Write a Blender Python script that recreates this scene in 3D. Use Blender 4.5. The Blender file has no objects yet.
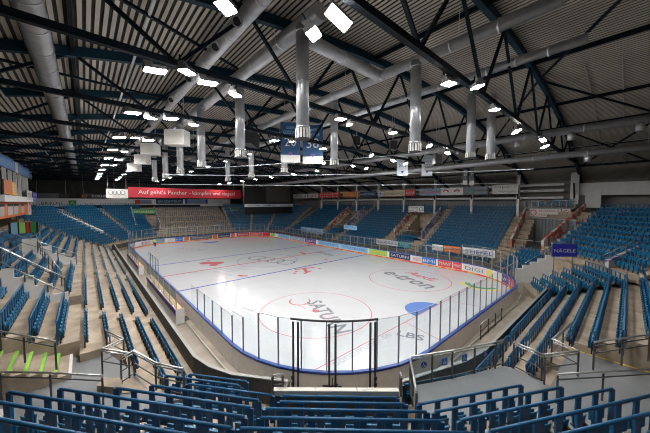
import bpy, math, random
from mathutils import Vector, Matrix
random.seed(7)
SC = bpy.context.scene
COL = SC.collection
V = Vector
rad = math.radians

# ------------------------------------------------------------------ materials
def mat(name, col, rough=0.6, metal=0.0, noise=0.0, nscale=3.0, bump=0.0, spec=0.5, coat=0.0):
    m = bpy.data.materials.new(name); m.use_nodes = True
    nt = m.node_tree; b = nt.nodes['Principled BSDF']
    b.inputs['Base Color'].default_value = (*col, 1); b.inputs['Roughness'].default_value = rough
    b.inputs['Metallic'].default_value = metal; b.inputs['Specular IOR Level'].default_value = spec
    b.inputs['Coat Weight'].default_value = coat
    if noise or bump:
        tc = nt.nodes.new('ShaderNodeTexCoord'); n = nt.nodes.new('ShaderNodeTexNoise')
        n.inputs['Scale'].default_value = nscale; n.inputs['Detail'].default_value = 5
        nt.links.new(tc.outputs['Object'], n.inputs['Vector'])
        if noise:
            r = nt.nodes.new('ShaderNodeValToRGB')
            r.color_ramp.elements[0].position = 0.3; r.color_ramp.elements[1].position = 0.7
            r.color_ramp.elements[0].color = (*[c * (1 - noise) for c in col], 1)
            r.color_ramp.elements[1].color = (*[min(1, c * (1 + noise)) for c in col], 1)
            nt.links.new(n.outputs['Fac'], r.inputs['Fac']); nt.links.new(r.outputs['Color'], b.inputs['Base Color'])
        if bump:
            bp = nt.nodes.new('ShaderNodeBump'); bp.inputs['Strength'].default_value = bump; bp.inputs['Distance'].default_value = 0.02
            nt.links.new(n.outputs['Fac'], bp.inputs['Height']); nt.links.new(bp.outputs['Normal'], b.inputs['Normal'])
    return m

def emis(name, col, strength):
    m = bpy.data.materials.new(name); m.use_nodes = True
    nt = m.node_tree; nt.nodes.clear()
    o = nt.nodes.new('ShaderNodeOutputMaterial'); e = nt.nodes.new('ShaderNodeEmission')
    e.inputs['Color'].default_value = (*col, 1); e.inputs['Strength'].default_value = strength
    nt.links.new(e.outputs[0], o.inputs['Surface']); return m

def glassmat(name, tint=(0.95, 0.97, 0.975), gloss=0.035):
    m = bpy.data.materials.new(name); m.use_nodes = True
    nt = m.node_tree; nt.nodes.clear()
    o = nt.nodes.new('ShaderNodeOutputMaterial'); mx = nt.nodes.new('ShaderNodeMixShader')
    t = nt.nodes.new('ShaderNodeBsdfTransparent'); g = nt.nodes.new('ShaderNodeBsdfGlossy')
    t.inputs['Color'].default_value = (*tint, 1); g.inputs['Roughness'].default_value = 0.0
    mx.inputs[0].default_value = gloss
    nt.links.new(t.outputs[0], mx.inputs[1]); nt.links.new(g.outputs[0], mx.inputs[2]); nt.links.new(mx.outputs[0], o.inputs['Surface'])
    return m

def pattern(name, c1, c2, scale):
    m = mat(name, c1, 0.6); nt = m.node_tree; b = nt.nodes['Principled BSDF']
    tc = nt.nodes.new('ShaderNodeTexCoord'); v = nt.nodes.new('ShaderNodeTexVoronoi'); v.inputs['Scale'].default_value = scale
    r = nt.nodes.new('ShaderNodeValToRGB'); r.color_ramp.interpolation = 'CONSTANT'
    r.color_ramp.elements[0].color = (*c1, 1); r.color_ramp.elements[1].color = (*c2, 1); r.color_ramp.elements[1].position = 0.5
    nt.links.new(tc.outputs['Object'], v.inputs['Vector']); nt.links.new(v.outputs['Color'], r.inputs['Fac']); nt.links.new(r.outputs['Color'], b.inputs['Base Color'])
    return m

M = dict(
    ice=mat('ice', (0.52, 0.53, 0.545), 0.15, noise=0.03, nscale=0.5, spec=0.45),
    conc=mat('beige concrete', (0.315, 0.25, 0.185), 0.8, noise=0.3, nscale=1.3, bump=0.15),
    floor=mat('walkway concrete', (0.30, 0.255, 0.21), 0.7, noise=0.2, nscale=0.8),
    landing=mat('grey floor coating', (0.16, 0.165, 0.17), 0.55, noise=0.08, nscale=1.0),
    parapet=mat('dark parapet cladding', (0.085, 0.075, 0.065), 0.7, noise=0.25, nscale=2.0),
    cap=mat('parapet cap metal', (0.34, 0.33, 0.31), 0.4, metal=0.5),
    ledge=mat('pale ledge metal', (0.50, 0.48, 0.44), 0.5, noise=0.1),
    white=mat('white paint', (0.62, 0.61, 0.59), 0.6, noise=0.05),
    fascia=mat('pale fascia', (0.72, 0.71, 0.69), 0.7, noise=0.06),
    wallgrey=mat('grey wall sheet', (0.28, 0.27, 0.25), 0.8, noise=0.12, nscale=0.6),
    walldark=mat('dark wall', (0.035, 0.034, 0.033), 0.8, noise=0.2, nscale=0.5),
    groove_shade=mat('dark groove shade', (0.03, 0.028, 0.026), 0.9),
    deck=mat('roof deck sheet', (0.45, 0.41, 0.35), 0.55, metal=0.0, noise=0.1, nscale=0.4),
    steel=mat('dark blue steel', (0.004, 0.008, 0.013), 0.6, spec=0.12),
    beam=mat('blue roof beam', (0.008, 0.032, 0.052), 0.6, spec=0.15),
    conduit=mat('conduit grey', (0.40, 0.40, 0.39), 0.5, metal=0.3),
    duct=mat('galvanised duct', (0.50, 0.51, 0.53), 0.36, metal=0.75, noise=0.12, nscale=2.0),
    ductdark=mat('dark duct', (0.30, 0.30, 0.31), 0.45, metal=0.6, noise=0.1, nscale=2.0),
    blue=mat('blue powder coat', (0.009, 0.080, 0.180), 0.40, noise=0.06, spec=0.35),
    seat=mat('blue seat plastic', (0.008, 0.115, 0.225), 0.45, noise=0.08, nscale=6),
    seatpan=mat('blue seat pan', (0.008, 0.082, 0.175), 0.45, noise=0.08, nscale=6),
    inox=mat('stainless rail', (0.55, 0.54, 0.52), 0.28, metal=0.85),
    post=mat('dark rail post', (0.09, 0.09, 0.09), 0.45, metal=0.5),
    black=mat('black', (0.012, 0.012, 0.013), 0.5),
    blackscreen=mat('screen off', (0.022, 0.021, 0.020), 0.35),
    screen=mat('screen grey', (0.075, 0.068, 0.062), 0.5, noise=0.06),
    glass=glassmat('clear acrylic'),
    glassb=glassmat('bench glass', (0.80, 0.87, 0.90), 0.06),
    boardout=mat('board outside', (0.74, 0.68, 0.62), 0.55, noise=0.06),
    boardin=mat('board inside', (0.70, 0.72, 0.74), 0.4),
    dashblue=mat('blue board cap', (0.016, 0.06, 0.27), 0.35),
    kick=pattern('kick plate', (0.65, 0.07, 0.04), (0.62, 0.30, 0.06), 1.6),
    red=mat('red', (0.50, 0.020, 0.035), 0.5), adred=mat('advert red', (0.58, 0.05, 0.05), 0.45),
    orange=mat('orange', (0.62, 0.15, 0.03), 0.55), yellow=mat('yellow', (0.72, 0.42, 0.05), 0.5),
    navy=mat('navy', (0.012, 0.025, 0.09), 0.45), adblue=mat('advert blue', (0.03, 0.17, 0.52), 0.45),
    royal=mat('royal blue', (0.022, 0.022, 0.33), 0.45), skyb=mat('pale blue', (0.25, 0.48, 0.68), 0.5),
    green=mat('green', (0.03, 0.20, 0.06), 0.5), lime=mat('lime green', (0.30, 0.55, 0.12), 0.5), teal=mat('teal', (0.03, 0.28, 0.31), 0.5),
    purple=mat('purple', (0.12, 0.05, 0.24), 0.5), cream=mat('cream', (0.56, 0.47, 0.30), 0.5), greyad=mat('grey advert', (0.13, 0.14, 0.15), 0.5),
    greyblue=mat('grey blue', (0.22, 0.30, 0.40), 0.5),
    icered=mat('red ice paint', (0.56, 0.16, 0.18), 0.22), iceblue=mat('blue ice paint', (0.10, 0.15, 0.42), 0.22),
    crease=mat('crease paint', (0.12, 0.22, 0.52), 0.22), icegrey=mat('grey ice print', (0.22, 0.22, 0.24), 0.25), icelight=mat('light ice print', (0.40, 0.42, 0.46), 0.25),
    icegreen=mat('green ice print', (0.10, 0.36, 0.14), 0.25), iceyel=mat('yellow ice print', (0.70, 0.60, 0.20), 0.25),
    redpat=pattern('red and white stair flank', (0.50, 0.12, 0.08), (0.55, 0.50, 0.47), 2.2),
    purpat=pattern('violet and white stair flank', (0.20, 0.17, 0.34), (0.50, 0.49, 0.52), 2.2),
    lampw=emis('lamp diffuser', (1.0, 0.985, 0.96), 270.0),
    exitw=emis('small lit sign', (0.6, 1.0, 0.75), 4.0),
    nosing=mat('yellow nosing', (0.62, 0.44, 0.05), 0.6), greenstripe=mat('green stripe', (0.22, 0.55, 0.05), 0.5),
    hivis=mat('high visibility yellow', (0.62, 0.80, 0.03), 0.6), skin=mat('skin', (0.50, 0.30, 0.21), 0.6), trousers=mat('dark cloth', (0.02, 0.02, 0.025), 0.8), hair=mat('dark hair', (0.03, 0.02, 0.015), 0.7),
    bench=mat('orange bench wood', (0.70, 0.40, 0.20), 0.45, noise=0.1),
    rubber=mat('dark rubber mat', (0.035, 0.034, 0.036), 0.8),
    window=mat('dark window glass', (0.015, 0.016, 0.018), 0.12), grill=mat('window blind', (0.42, 0.40, 0.37), 0.7),
    banner=mat('white banner cloth', (0.58, 0.62, 0.66), 0.8), bannerblue=mat('blue banner cloth', (0.02, 0.07, 0.16), 0.8),
    wire=mat('wire', (0.5, 0.5, 0.5), 0.4, metal=0.5),
)
# tread joints in the beige concrete sheet: kept in the mesh, colour plain

# ------------------------------------------------------------------ mesh builder
class MB:
    def __init__(s): s.v = []; s.f = []
    def add(s, vs, fs):
        n = len(s.v); s.v += [V(p) for p in vs]; s.f += [tuple(i + n for i in f) for f in fs]; return s
    def quad(s, a, b, c, d): return s.add([a, b, c, d], [(0, 1, 2, 3)])
    def box(s, c, size, R=None):
        x, y, z = [t / 2 for t in size]; vs = []
        for p in ((-x, -y, -z), (x, -y, -z), (x, y, -z), (-x, y, -z), (-x, -y, z), (x, -y, z), (x, y, z), (-x, y, z)):
            q = V(p); q = R @ q if R else q; vs.append(q + V(c))
        return s.add(vs, [(3, 2, 1, 0), (4, 5, 6, 7), (0, 1, 5, 4), (1, 2, 6, 5), (2, 3, 7, 6), (3, 0, 4, 7)])
    def bar(s, p, q, w, h, up=V((0, 0, 1))):
        p, q = V(p), V(q); d = q - p; L = d.length
        if L < 1e-6: return s
        d.normalize(); sd = d.cross(up)
        if sd.length < 1e-4: sd = d.cross(V((1, 0, 0)))
        sd.normalize(); u = sd.cross(d)
        R = Matrix((sd, d, u)).transposed(); return s.box((p + q) / 2, (w, L, h), R)
    def tube(s, pts, r, n=8, caps=True):
        pts = [V(p) for p in pts]; rings = []
        for i, p in enumerate(pts):
            a = pts[max(i - 1, 0)]; b = pts[min(i + 1, len(pts) - 1)]; d = (b - a).normalized()
            sd = d.cross(V((0, 0, 1)))
            if sd.length < 1e-3: sd = V((1, 0, 0))
            sd.normalize(); u = sd.cross(d)
            rr = r
            if 0 < i < len(pts) - 1:
                c = (pts[i] - pts[i - 1]).normalized().dot((pts[i + 1] - pts[i]).normalized()); rr = r / max(0.5, math.sqrt(max(0.05, (1 + c) / 2)))
            rings.append([p + (sd * math.cos(2 * math.pi * k / n) * rr + u * math.sin(2 * math.pi * k / n) * r) for k in range(n)])
        vs = [q for g in rings for q in g]; fs = []
        for i in range(len(rings) - 1):
            for k in range(n): fs.append((i * n + k, i * n + (k + 1) % n, (i + 1) * n + (k + 1) % n, (i + 1) * n + k))
        if caps: fs.append(tuple(range(n))[::-1]); fs.append(tuple((len(rings) - 1) * n + k for k in range(n)))
        return s.add(vs, fs)
    def prism(s, poly, z0, z1):
        n = len(poly); vs = [V((p[0], p[1], z0)) for p in poly] + [V((p[0], p[1], z1)) for p in poly]
        ar = sum(poly[i][0] * poly[(i + 1) % n][1] - poly[(i + 1) % n][0] * poly[i][1] for i in range(n))
        fs = [tuple(range(n))[::-1], tuple(range(n, 2 * n))] + [(i, (i + 1) % n, n + (i + 1) % n, n + i) for i in range(n)]
        if ar < 0: fs = [f[::-1] for f in fs]
        return s.add(vs, fs)
    def lathe(s, prof, c=(0, 0, 0), n=16):
        c = V(c); vs = []; fs = []
        for r, z in prof:
            for k in range(n): vs.append(c + V((r * math.cos(2 * math.pi * k / n), r * math.sin(2 * math.pi * k / n), z)))
        for i in range(len(prof) - 1):
            for k in range(n): fs.append((i * n + k, i * n + (k + 1) % n, (i + 1) * n + (k + 1) % n, (i + 1) * n + k))
        fs.append(tuple(range(n))[::-1]); fs.append(tuple((len(prof) - 1) * n + k for k in range(n)))
        return s.add(vs, fs)
    def build(s, name, m, parent=None, smooth=False, local=False):
        me = bpy.data.meshes.new(name)
        off = V((0, 0, 0)) if (local or parent is None) else wloc(parent)
        me.from_pydata([tuple(p - off) for p in s.v], [], s.f); me.update()
        me.materials.append(M[m] if isinstance(m, str) else m)
        if smooth:
            for p in me.polygons: p.use_smooth = len(p.vertices) == 4
        o = bpy.data.objects.new(name, me); COL.objects.link(o)
        if parent: o.parent = parent
        return o
def wloc(o):
    l = V((0, 0, 0))
    while o: l = l + o.location; o = o.parent
    return l
def tag(o, label=None, cat=None, group=None, kind=None):
    for k, v in (('label', label), ('category', cat), ('group', group), ('kind', kind)):
        if v: o[k] = v
    return o
def thing(name, label, cat, loc, group=None, rz=0.0):
    o = bpy.data.objects.new(name, None); COL.objects.link(o); o.location = loc; o.rotation_euler = (0, 0, rz); o.empty_display_size = 0.1
    return tag(o, label, cat, group)
def struct(name, mb, m): return tag(mb.build(name, m), kind='structure')

def lettering(name, s, m, origin, xdir, ydir, height, width=None, parent=None, shear=0.0, off=0.006, bold=0.0):
    cu = bpy.data.curves.new('t', 'FONT'); cu.body = s; cu.size = 1.0; cu.shear = shear; cu.resolution_u = 2; cu.extrude = 0.0; cu.offset = bold
    t = bpy.data.objects.new('t', cu); COL.objects.link(t)
    bpy.context.view_layer.update()
    me = bpy.data.meshes.new_from_object(t.evaluated_get(bpy.context.evaluated_depsgraph_get()))
    COL.objects.unlink(t); bpy.data.objects.remove(t); bpy.data.curves.remove(cu)
    xs = [v.co.x for v in me.vertices]; ys = [v.co.y for v in me.vertices]
    x0, x1, y0, y1 = min(xs), max(xs), min(ys), max(ys)
    sy = height / (y1 - y0); sx = (width / (x1 - x0)) if width else sy
    X = V(xdir).normalized(); Y = V(ydir).normalized(); N = X.cross(Y)
    par = wloc(parent) if parent else V((0, 0, 0))
    for v in me.vertices:
        v.co = V(origin) + X * (v.co.x - x0) * sx + Y * (v.co.y - y0) * sy + N * off - par
    me.name = name; me.materials.clear(); me.materials.append(M[m] if isinstance(m, str) else m)
    o = bpy.data.objects.new(name, me); COL.objects.link(o)
    if parent: o.parent = parent
    return o

# ------------------------------------------------------------------ camera
CAM = V((-6.716, 5.827, 8.792)); YAW = -0.726; PITCH = -0.05; FPX = 270.8
fwd = V((math.cos(YAW) * math.cos(PITCH), math.sin(YAW) * math.cos(PITCH), math.sin(PITCH)))
cam = bpy.data.cameras.new('camera'); cam.sensor_width = 36; cam.lens = 36 * FPX / 650; cam.clip_start = 0.05; cam.clip_end = 400
co = bpy.data.objects.new('camera', cam); COL.objects.link(co); co.location = CAM
co.rotation_euler = fwd.to_track_quat('-Z', 'Y').to_euler(); SC.camera = co
rgt = V((math.sin(YAW), -math.cos(YAW), 0)); upv = rgt.cross(fwd)
def seen(p, marg=0.0):
    d = V(p) - CAM; z = d.dot(fwd)
    if z < 0.5: return False
    x = d.dot(rgt) / z * FPX; y = d.dot(upv) / z * FPX
    return abs(x) < 325 + marg and abs(y) < 216.5 + marg

# ------------------------------------------------------------------ bowl geometry (one corner, mirrored for the rest)
def zt(k): return 0.45 + 0.38 * min(k, 6) + 0.44 * max(0, k - 6)       # tread height of row k
KMAX = 17
def ang(a): return V((math.cos(rad(a)), math.sin(rad(a))))
LINES = {}
def line(seg, k):                                                        # a point on the row's back line and its direction
    if seg == 'S': return V((0, 2.85 + 0.82 * k)), V((1, 0))
    if seg == 'L': return V((1.33, 1.43)) + (k - 2) * 0.775 * V((-0.616, 0.788)), ang(38)
    if seg == 'C': return V((-0.45, -0.40)) + (k - 2) * 0.775 * V((-0.731, 0.682)), ang(47)
    if seg == 'R': return V((-2.93, -3.81)) + (k - 2) * 0.80 * V((-0.877, 0.48)), ang(61.3)
    if seg == 'E': return V((-2.50 - 0.85 * k, 0)), V((0, 1))
def cross(a, b):
    (p, d), (q, e) = a, b; den = d.x * e.y - d.y * e.x; t = ((q.x - p.x) * e.y - (q.y - p.y) * e.x) / den
    return p + d * t
ORDER = ['E', 'R', 'C', 'L', 'S']
def joint(a, b, k): return cross(line(a, k), line(b, k))
def ends(seg, k):                                                         # both ends of a facet, from the E side to the S side
    if seg == 'E': return V((line('E', k)[0].x, -15)), joint('E', 'R', k)
    if seg == 'S': return joint('L', 'S', k), V((30, line('S', k)[0].y))
    i = ORDER.index(seg); return joint(ORDER[i - 1], seg, k), joint(seg, ORDER[i + 1], k)
def mir(p, mx, my): return V((60 - p[0] if mx else p[0], -30 - p[1] if my else p[1]))
def span(seg, k, rng):                                                     # sub-range of a facet: x for S, y for E, 0..1 otherwise; None = whole facet
    a, b = ends(seg, k)
    if rng is None: return a, b
    lo, hi = rng
    if seg == 'S':
        y = line('S', k)[0].y; return V((a.x if lo is None else lo, y)), V((hi, y))
    if seg == 'E':
        x = line('E', k)[0].x; return V((x, lo)), V((x, b.y if hi is None else hi))
    return a + (b - a) * lo, a + (b - a) * hi
OUT = {'S': V((0, 1)), 'L': V((-0.616, 0.788)), 'C': V((-0.731, 0.682)), 'R': V((-0.877, 0.48)), 'E': V((-1, 0))}

def cornername(mx, my): return {(0, 0): 'near corner', (1, 0): 'far left corner', (0, 1): 'right corner', (1, 1): 'far corner'}[(int(mx), int(my))]

# treads: one solid per sector, cut where landings, gangway mouths and gate recesses lie
def tread(mb, seg, k, rng, mx=False, my=False, base=None, drop=0.0):
    k0, k1 = k - 1 + 0.10, k + 0.10
    a0, b0 = span(seg, k0, rng); a1, b1 = span(seg, k1, rng)
    poly = [mir(p, mx, my) for p in (a0, b0, b1, a1)]
    mb.prism(poly, max(0.0, zt(k) - 2.4) if base is None else base, zt(k) - drop)
def step(mb, seg, k, c, w=1.1, mx=False, my=False):                        # half step in an aisle, at the foot of row k's riser
    a, b = span(seg, k - 1 + 0.10, (c - w / 2, c + w / 2)); o = OUT[seg] * -0.32
    poly = [mir(p, mx, my) for p in (a, b, b + o, a + o)]
    mb.prism(poly, zt(k - 1), zt(k - 1) + (zt(k) - zt(k - 1)) * 0.5)

VOMS = [(35.0, 40.4), (16.6, 22.3), (-1.0, 3.9)]                            # gangway mouths of the far side stand
def cut(lo, hi, holes):
    out = []; x = lo
    for a, b in sorted(holes):
        if a > x: out.append((x, min(a, hi)))
        x = max(x, b)
    if x < hi: out.append((x, hi))
    return [(a, b) for a, b in out if b - a > 0.05]

mb = MB()                                                                   # near side stand (left in the photograph)
for k in range(0, 14):
    x0 = ends('S', k)[0].x if k <= 2 else (9.5 if k < 5 else 10.2)
    holes = [(16.4, 18.6)] if 5 <= k <= 9 else []
    for r in cut(x0, 57 - 0.3 * k, holes): tread(mb, 'S', k, r)
for k in range(1, 5):
    for c in (15.5, 29.5, 43.5): step(mb, 'S', k, c)
for k in range(6, 13):
    for c in (29.0, 43.5): step(mb, 'S', k, c)
struct('floor_terrace_left', mb, 'conc')
mb = MB()                                                                   # near end stand (right in the photograph)
for k in range(0, 12):
    hi = None if k <= 1 else (-7.7 if k == 2 else -11.9)
    lo = -25.4
    tread(mb, 'E', k, (lo, hi))
for k in range(6, 12): step(mb, 'E', k, -13.2)
struct('floor_terrace_right', mb, 'conc')
RC = {0: (0.0, 1.0), 1: (0.0, 1.0)}
mb = MB()                                                                   # near corner
for k in range(0, 10):
    for seg in ('R', 'C', 'L'):
        if seg == 'C' and k < 2: continue
        if seg == 'L': rng = None if k <= 1 else (0.0, min(1.0, (3.45 + 0.5 * max(0, k - 2)) / (ends('L', k)[1] - ends('L', k)[0]).length))
        elif seg == 'R':
            if k == 2: continue
            rng = None if k <= 1 else (1 - min(1.0, 4.2 / (ends('R', k)[1] - ends('R', k)[0]).length), 1.0)
        else: rng = None
        tread(mb, seg, k, rng, drop=0.42 if seg == 'C' else 0.25)
struct('floor_terrace_corner', mb, 'conc')
# far side stand
mb = MB()
for k in range(0, KMAX + 1):
    holes = [(a, b) for a, b in VOMS] if 6 <= k <= 13 else []
    x0 = ends('S', k)[0].x
    if 6 <= k <= 13: x0 = 3.9
    for r in cut(x0, 55.5, holes): tread(mb, 'S', k, r, False, True)
for k in range(1, KMAX):
    for a, b in VOMS[:2]:
        for c in (a - 0.7, b + 0.7): step(mb, 'S', k, c, 1.2, False, True)
struct('floor_terrace_back', mb, 'conc')
mb = MB()                                                                   # right corner block
for k in range(0, KMAX + 1):
    for seg in ('R', 'C', 'L'):
        rng = None
        if seg == 'C' and k < 2: continue
        if seg == 'C' and k < 6: rng = (0.8, 1.0)
        if seg == 'L' and k < 2: rng = (0.45, 1.0)
        if seg == 'L' and 7 <= k <= 13: rng = (0.0, 0.27)
        tread(mb, seg, k, rng, False, True)
for k in range(7, KMAX + 1): step(mb, 'R', k, 0.22, 0.12, False, True)
struct('floor_terrace_right_corner', mb, 'conc')
mb = MB()                                                                   # both far corners and the far end
for k in range(0, KMAX + 1):
    for my in (False, True):
        for seg in ('R', 'C', 'L'):
            if seg == 'C' and k < 2: continue
            tread(mb, seg, k, None, True, my)
    for r in ((cut(-24.6, ends('E', k)[1].y, [(-7.6, -2.6), (-33, -26.8)] if 6 <= k <= 11 else []))): tread(mb, 'E', k, r, True, False)
struct('floor_terrace_far', mb, 'conc')

# landings beside the corner block
mb = MB(); mb.prism([(-1.25, -3.48), (-2.14, -5.17), (-3.07, -7.27), (-3.22, -7.75), (-3.6, -7.9), (-4.9, -7.6), (-5.0, -11.9), (-11.5, -11.9), (-10.0, -6.0), (-5.0, -5.0), (-2.75, -1.9)], 1.30, 1.62)
struct('floor_landing_right', mb, 'landing')
mb = MB(); mb.prism([(-3.6, -7.9), (-4.9, -7.6), (-4.9, -9.0), (-3.9, -9.3)], 0.8, 1.24); mb.prism([(-3.9, -9.3), (-4.9, -9.0), (-4.95, -10.4), (-4.2, -10.6)], 0.7, 0.95); mb.prism([(-4.2, -10.6), (-4.95, -10.4), (-5.0, -11.9), (-4.2, -11.9)], 0.7, 1.24)
struct('floor_landing_steps', mb, 'conc')
mb = MB()
for x, y in ((-5.15, -11.8), (-6.0, -11.8), (-6.85, -11.8), (-7.7, -11.8)): mb.box((x, y - 0.02, 1.63), (0.75, 0.07, 0.02))
struct('trim_nosing', mb, 'nosing')
mb = MB(); mb.prism([(3.9, 3.25), (5.2, 4.2), (7.2, 4.55), (9.6, 5.2), (9.6, 6.2), (16.2, 6.6), (16.2, 7.2), (8.8, 7.35), (8.8, 9.8), (6.0, 10.6), (5.0, 7.0)], 1.30, 1.62)
struct('floor_landing_left', mb, 'landing')
mb = MB(); mb.prism([(7.1, 5.2), (6.4, 4.55), (5.2, 4.25), (5.7, 5.0)], 1.5, 1.66); mb.prism([(7.0, 5.45), (6.3, 4.95), (5.7, 5.0), (6.5, 5.7)], 1.5, 1.85); struct('floor_landing_left_steps', mb, 'conc')

# ------------------------------------------------------------------ floor, ice, walls, roof
mb = MB(); mb.box((32, -15, -0.13), (120, 84, 0.2)); struct('floor', mb, 'floor')
R = 7.3
def arc(cx, cy, a0, a1, r=R, n=20): return [(cx + r * math.cos(a0 + (a1 - a0) * i / n), cy + r * math.sin(a0 + (a1 - a0) * i / n)) for i in range(n + 1)]
H = math.pi / 2
rink = arc(R, -R, 2 * H, H) + arc(60 - R, -R, H, 0) + arc(60 - R, -30 + R, 0, -H) + arc(R, -30 + R, -H, -2 * H)
mb = MB(); mb.prism(rink, -0.02, 0.0); ice = struct('floor_ice', mb, 'ice')

ZR = 0.005
def flat(name, poly, m, z=ZR):
    mb = MB(); n = len(poly); mb.add([(p[0], p[1], z) for p in poly], [tuple(range(n))])
    a = sum(poly[i][0] * poly[(i + 1) % n][1] - poly[(i + 1) % n][0] * poly[i][1] for i in range(n))
    if a < 0: mb.f = [f[::-1] for f in mb.f]
    return mb.build(name, m, ice)
def ring(name, c, r, w, m, a0=0, a1=2 * math.pi, n=64, z=ZR, sx=1.0, sy=1.0):
    mb = MB()
    for i in range(n):
        t0 = a0 + (a1 - a0) * i / n; t1 = a0 + (a1 - a0) * (i + 1) / n
        p = [(c[0] + q * math.cos(t) * sx, c[1] + q * math.sin(t) * sy, z) for q, t in ((r - w / 2, t0), (r + w / 2, t0), (r + w / 2, t1), (r - w / 2, t1))]
        mb.quad(*p)
    return mb.build(name, m, ice)
def stripe(name, p, q, w, m, z=ZR):
    p, q = V(p), V(q); d = (q - p).normalized(); s = V((-d.y, d.x)) * w / 2
    return flat(name, [p - s, q - s, q + s, p + s], m, z)
for x in (22.86, 37.14): stripe('blue_line', (x, -29.9), (x, -0.1), 0.30, 'iceblue')
stripe('centre_line', (30, -29.9), (30, -0.1), 0.30, 'icered')
for x in (4.0, 56.0): stripe('goal_line', (x, -28.9), (x, -1.1), 0.07, 'icered')
for cx in (10, 50):
    for cy in (-8, -22):
        ring('face_off_circle', (cx, cy), 4.5, 0.07, 'icered'); ring('face_off_spot', (cx, cy), 0.15, 0.3, 'icered', n=20)
        for s in (-1, 1):
            stripe('face_off_mark', (cx - 0.9, cy + s * 0.35), (cx - 2.1, cy + s * 0.35), 0.06, 'icered'); stripe('face_off_mark', (cx + 0.9, cy + s * 0.35), (cx + 2.1, cy + s * 0.35), 0.06, 'icered')
ring('centre_circle', (30, -15), 4.5, 0.07, 'iceblue')
for cy in (-8, -22):
    for cx in (24.4, 35.6): ring('face_off_spot', (cx, cy), 0.15, 0.3, 'icered', n=20)
for gx, s in ((4, 1), (56, -1)):
    flat('goal_crease', [(gx, -15 - 1.83)] + [(gx + s * 1.83 * math.cos(t), -15 + 1.83 * math.sin(t)) for t in [-H + math.pi * i / 24 for i in range(25)]] + [(gx, -15 + 1.83)], 'crease', 0.004)
    bx = 0 if s == 1 else 60
    stripe('trapezoid_line', (gx, -15 - 3.4), (bx + s * 0.15, -15 - 4.27), 0.06, 'icered'); stripe('trapezoid_line', (gx, -15 + 3.4), (bx + s * 0.15, -15 + 4.27), 0.06, 'icered')
def icetext(s, m, p, q, h, shear=0.0, flip=False):
    p, q = V((*p, ZR)), V((*q, ZR)); d = (q - p); up = V((-d.y, d.x, 0)).normalized()
    return lettering('ice_lettering', s, m, p, d, up, h, d.length, ice, shear, 0.002, 0.02)
icetext('SATURN', 'icegrey', (12.1, -8.6), (6.1, -6.4), 1.4)
ring('ice_emblem', (12.6, -8.3), 0.9, 0.14, 'icered', 0.3, 4.6, 30)
icetext('Audi', 'icered', (12.0, -24.2), (7.8, -23.0), 1.35, 0.15)
icetext('e-tron', 'icegrey', (13.8, -21.9), (6.8, -20.0), 1.9, 0.1)
icetext('LBS', 'icegrey', (3.3, -9.4), (1.7, -10.0), 0.8)
icetext('donaukurier.de', 'icelight', (3.45, -4.0), (3.45, -9.2), 0.6)
for i in range(4): ring('ice_ring', (32.6 - 1.9 * i, -14.6 - 0.55 * i), 1.3, 0.22, 'icegrey', n=36)
for a, b, w in (((20.2, -15.0), (22.2, -16.0), 0.45), ((22.4, -14.6), (21.6, -17.4), 0.45), ((19.9, -14.3), (20.5, -15.9), 0.35)): stripe('ice_emblem_stroke', a, b, w, 'icered')
for c in ((20.9, -13.6), (21.5, -15.2 + 0.9), (20.6, -17.4)): stripe('ice_emblem_square', (c[0] - 0.22, c[1]), (c[0] + 0.22, c[1]), 0.44, 'icered')
for c, r in (((34.2, -7.2), 0.9), ((33.2, -8.4), 1.0), ((32.2, -7.6), 0.6)): ring('ice_emblem_leaf', c, r / 2, r, 'icered', n=24)
icetext('EISSPORT', 'icelight', (28.6, -6.2), (24.9, -7.0), 0.45)
for i in range(3): stripe('ice_print_bar', (29.0 - 0.9 * i, -7.2 - 0.1 * i), (28.6 - 0.9 * i, -10.4), 0.28, 'icelight')
stripe('ice_print_bar', (24.2, -7.9), (23.6, -8.6), 0.5, 'icered')
for i in range(4): ring('ice_print', (50.8 - 1.6 * i, -8.4 - 0.6 * i), 0.7, 0.35, 'icelight', n=20)
ring('corner_mark', (3.6, -25.8), 1.3, 0.5, 'icegreen', 0.2, 3.0, 20); ring('corner_mark', (3.6, -25.8), 1.9, 0.4, 'iceyel', 0.2, 3.0, 20)
icetext('ERDGAS', 'icegrey', (30.5, -25.0), (26.0, -24.4), 0.9)
stripe('ice_print_bar', (32.0, -22.6), (30.0, -22.4), 0.5, 'icered')

ZRIDGE = 18.8
def roof(y): return ZRIDGE - 0.0053 * (y + 15) ** 2
X0, X1, Y0, Y1 = -17.0, 83.0, -50.5, 20.5
mb = MB(); y = Y0
while y < Y1:
    a, b = y, y + 0.155; za, zb = roof(a), roof(b)
    mb.add([(x, yy, zz) for x in (X0, X1) for yy, zz in ((a, za), (b, zb), (b, zb + 0.022), (a, za + 0.022))], [(0, 1, 5, 4), (1, 2, 6, 5), (2, 3, 7, 6), (3, 0, 4, 7)]); y += 0.285
struct('ceiling', mb, 'deck')
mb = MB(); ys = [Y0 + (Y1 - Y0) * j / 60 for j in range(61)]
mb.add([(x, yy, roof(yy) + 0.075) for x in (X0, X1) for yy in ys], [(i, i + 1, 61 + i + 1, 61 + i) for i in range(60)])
struct('ceiling_groove_shade', mb, 'groove_shade')  # added dark sheet, its colour stands in for shade in the deck grooves
mb = MB(); mb.box(((X0 + X1) / 2, Y0 - 0.1, 6.5), (X1 - X0, 0.2, 13.2)); struct('wall_back', mb, 'wallgrey')
mb = MB(); mb.box(((X0 + X1) / 2, Y1 + 0.1, 6.5), (X1 - X0, 0.2, 13.2)); struct('wall_left', mb, 'walldark')
mb = MB(); mb.box((X1 + 0.1, -15, 9.4), (0.2, 71.4, 19)); struct('wall_far', mb, 'walldark')
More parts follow.
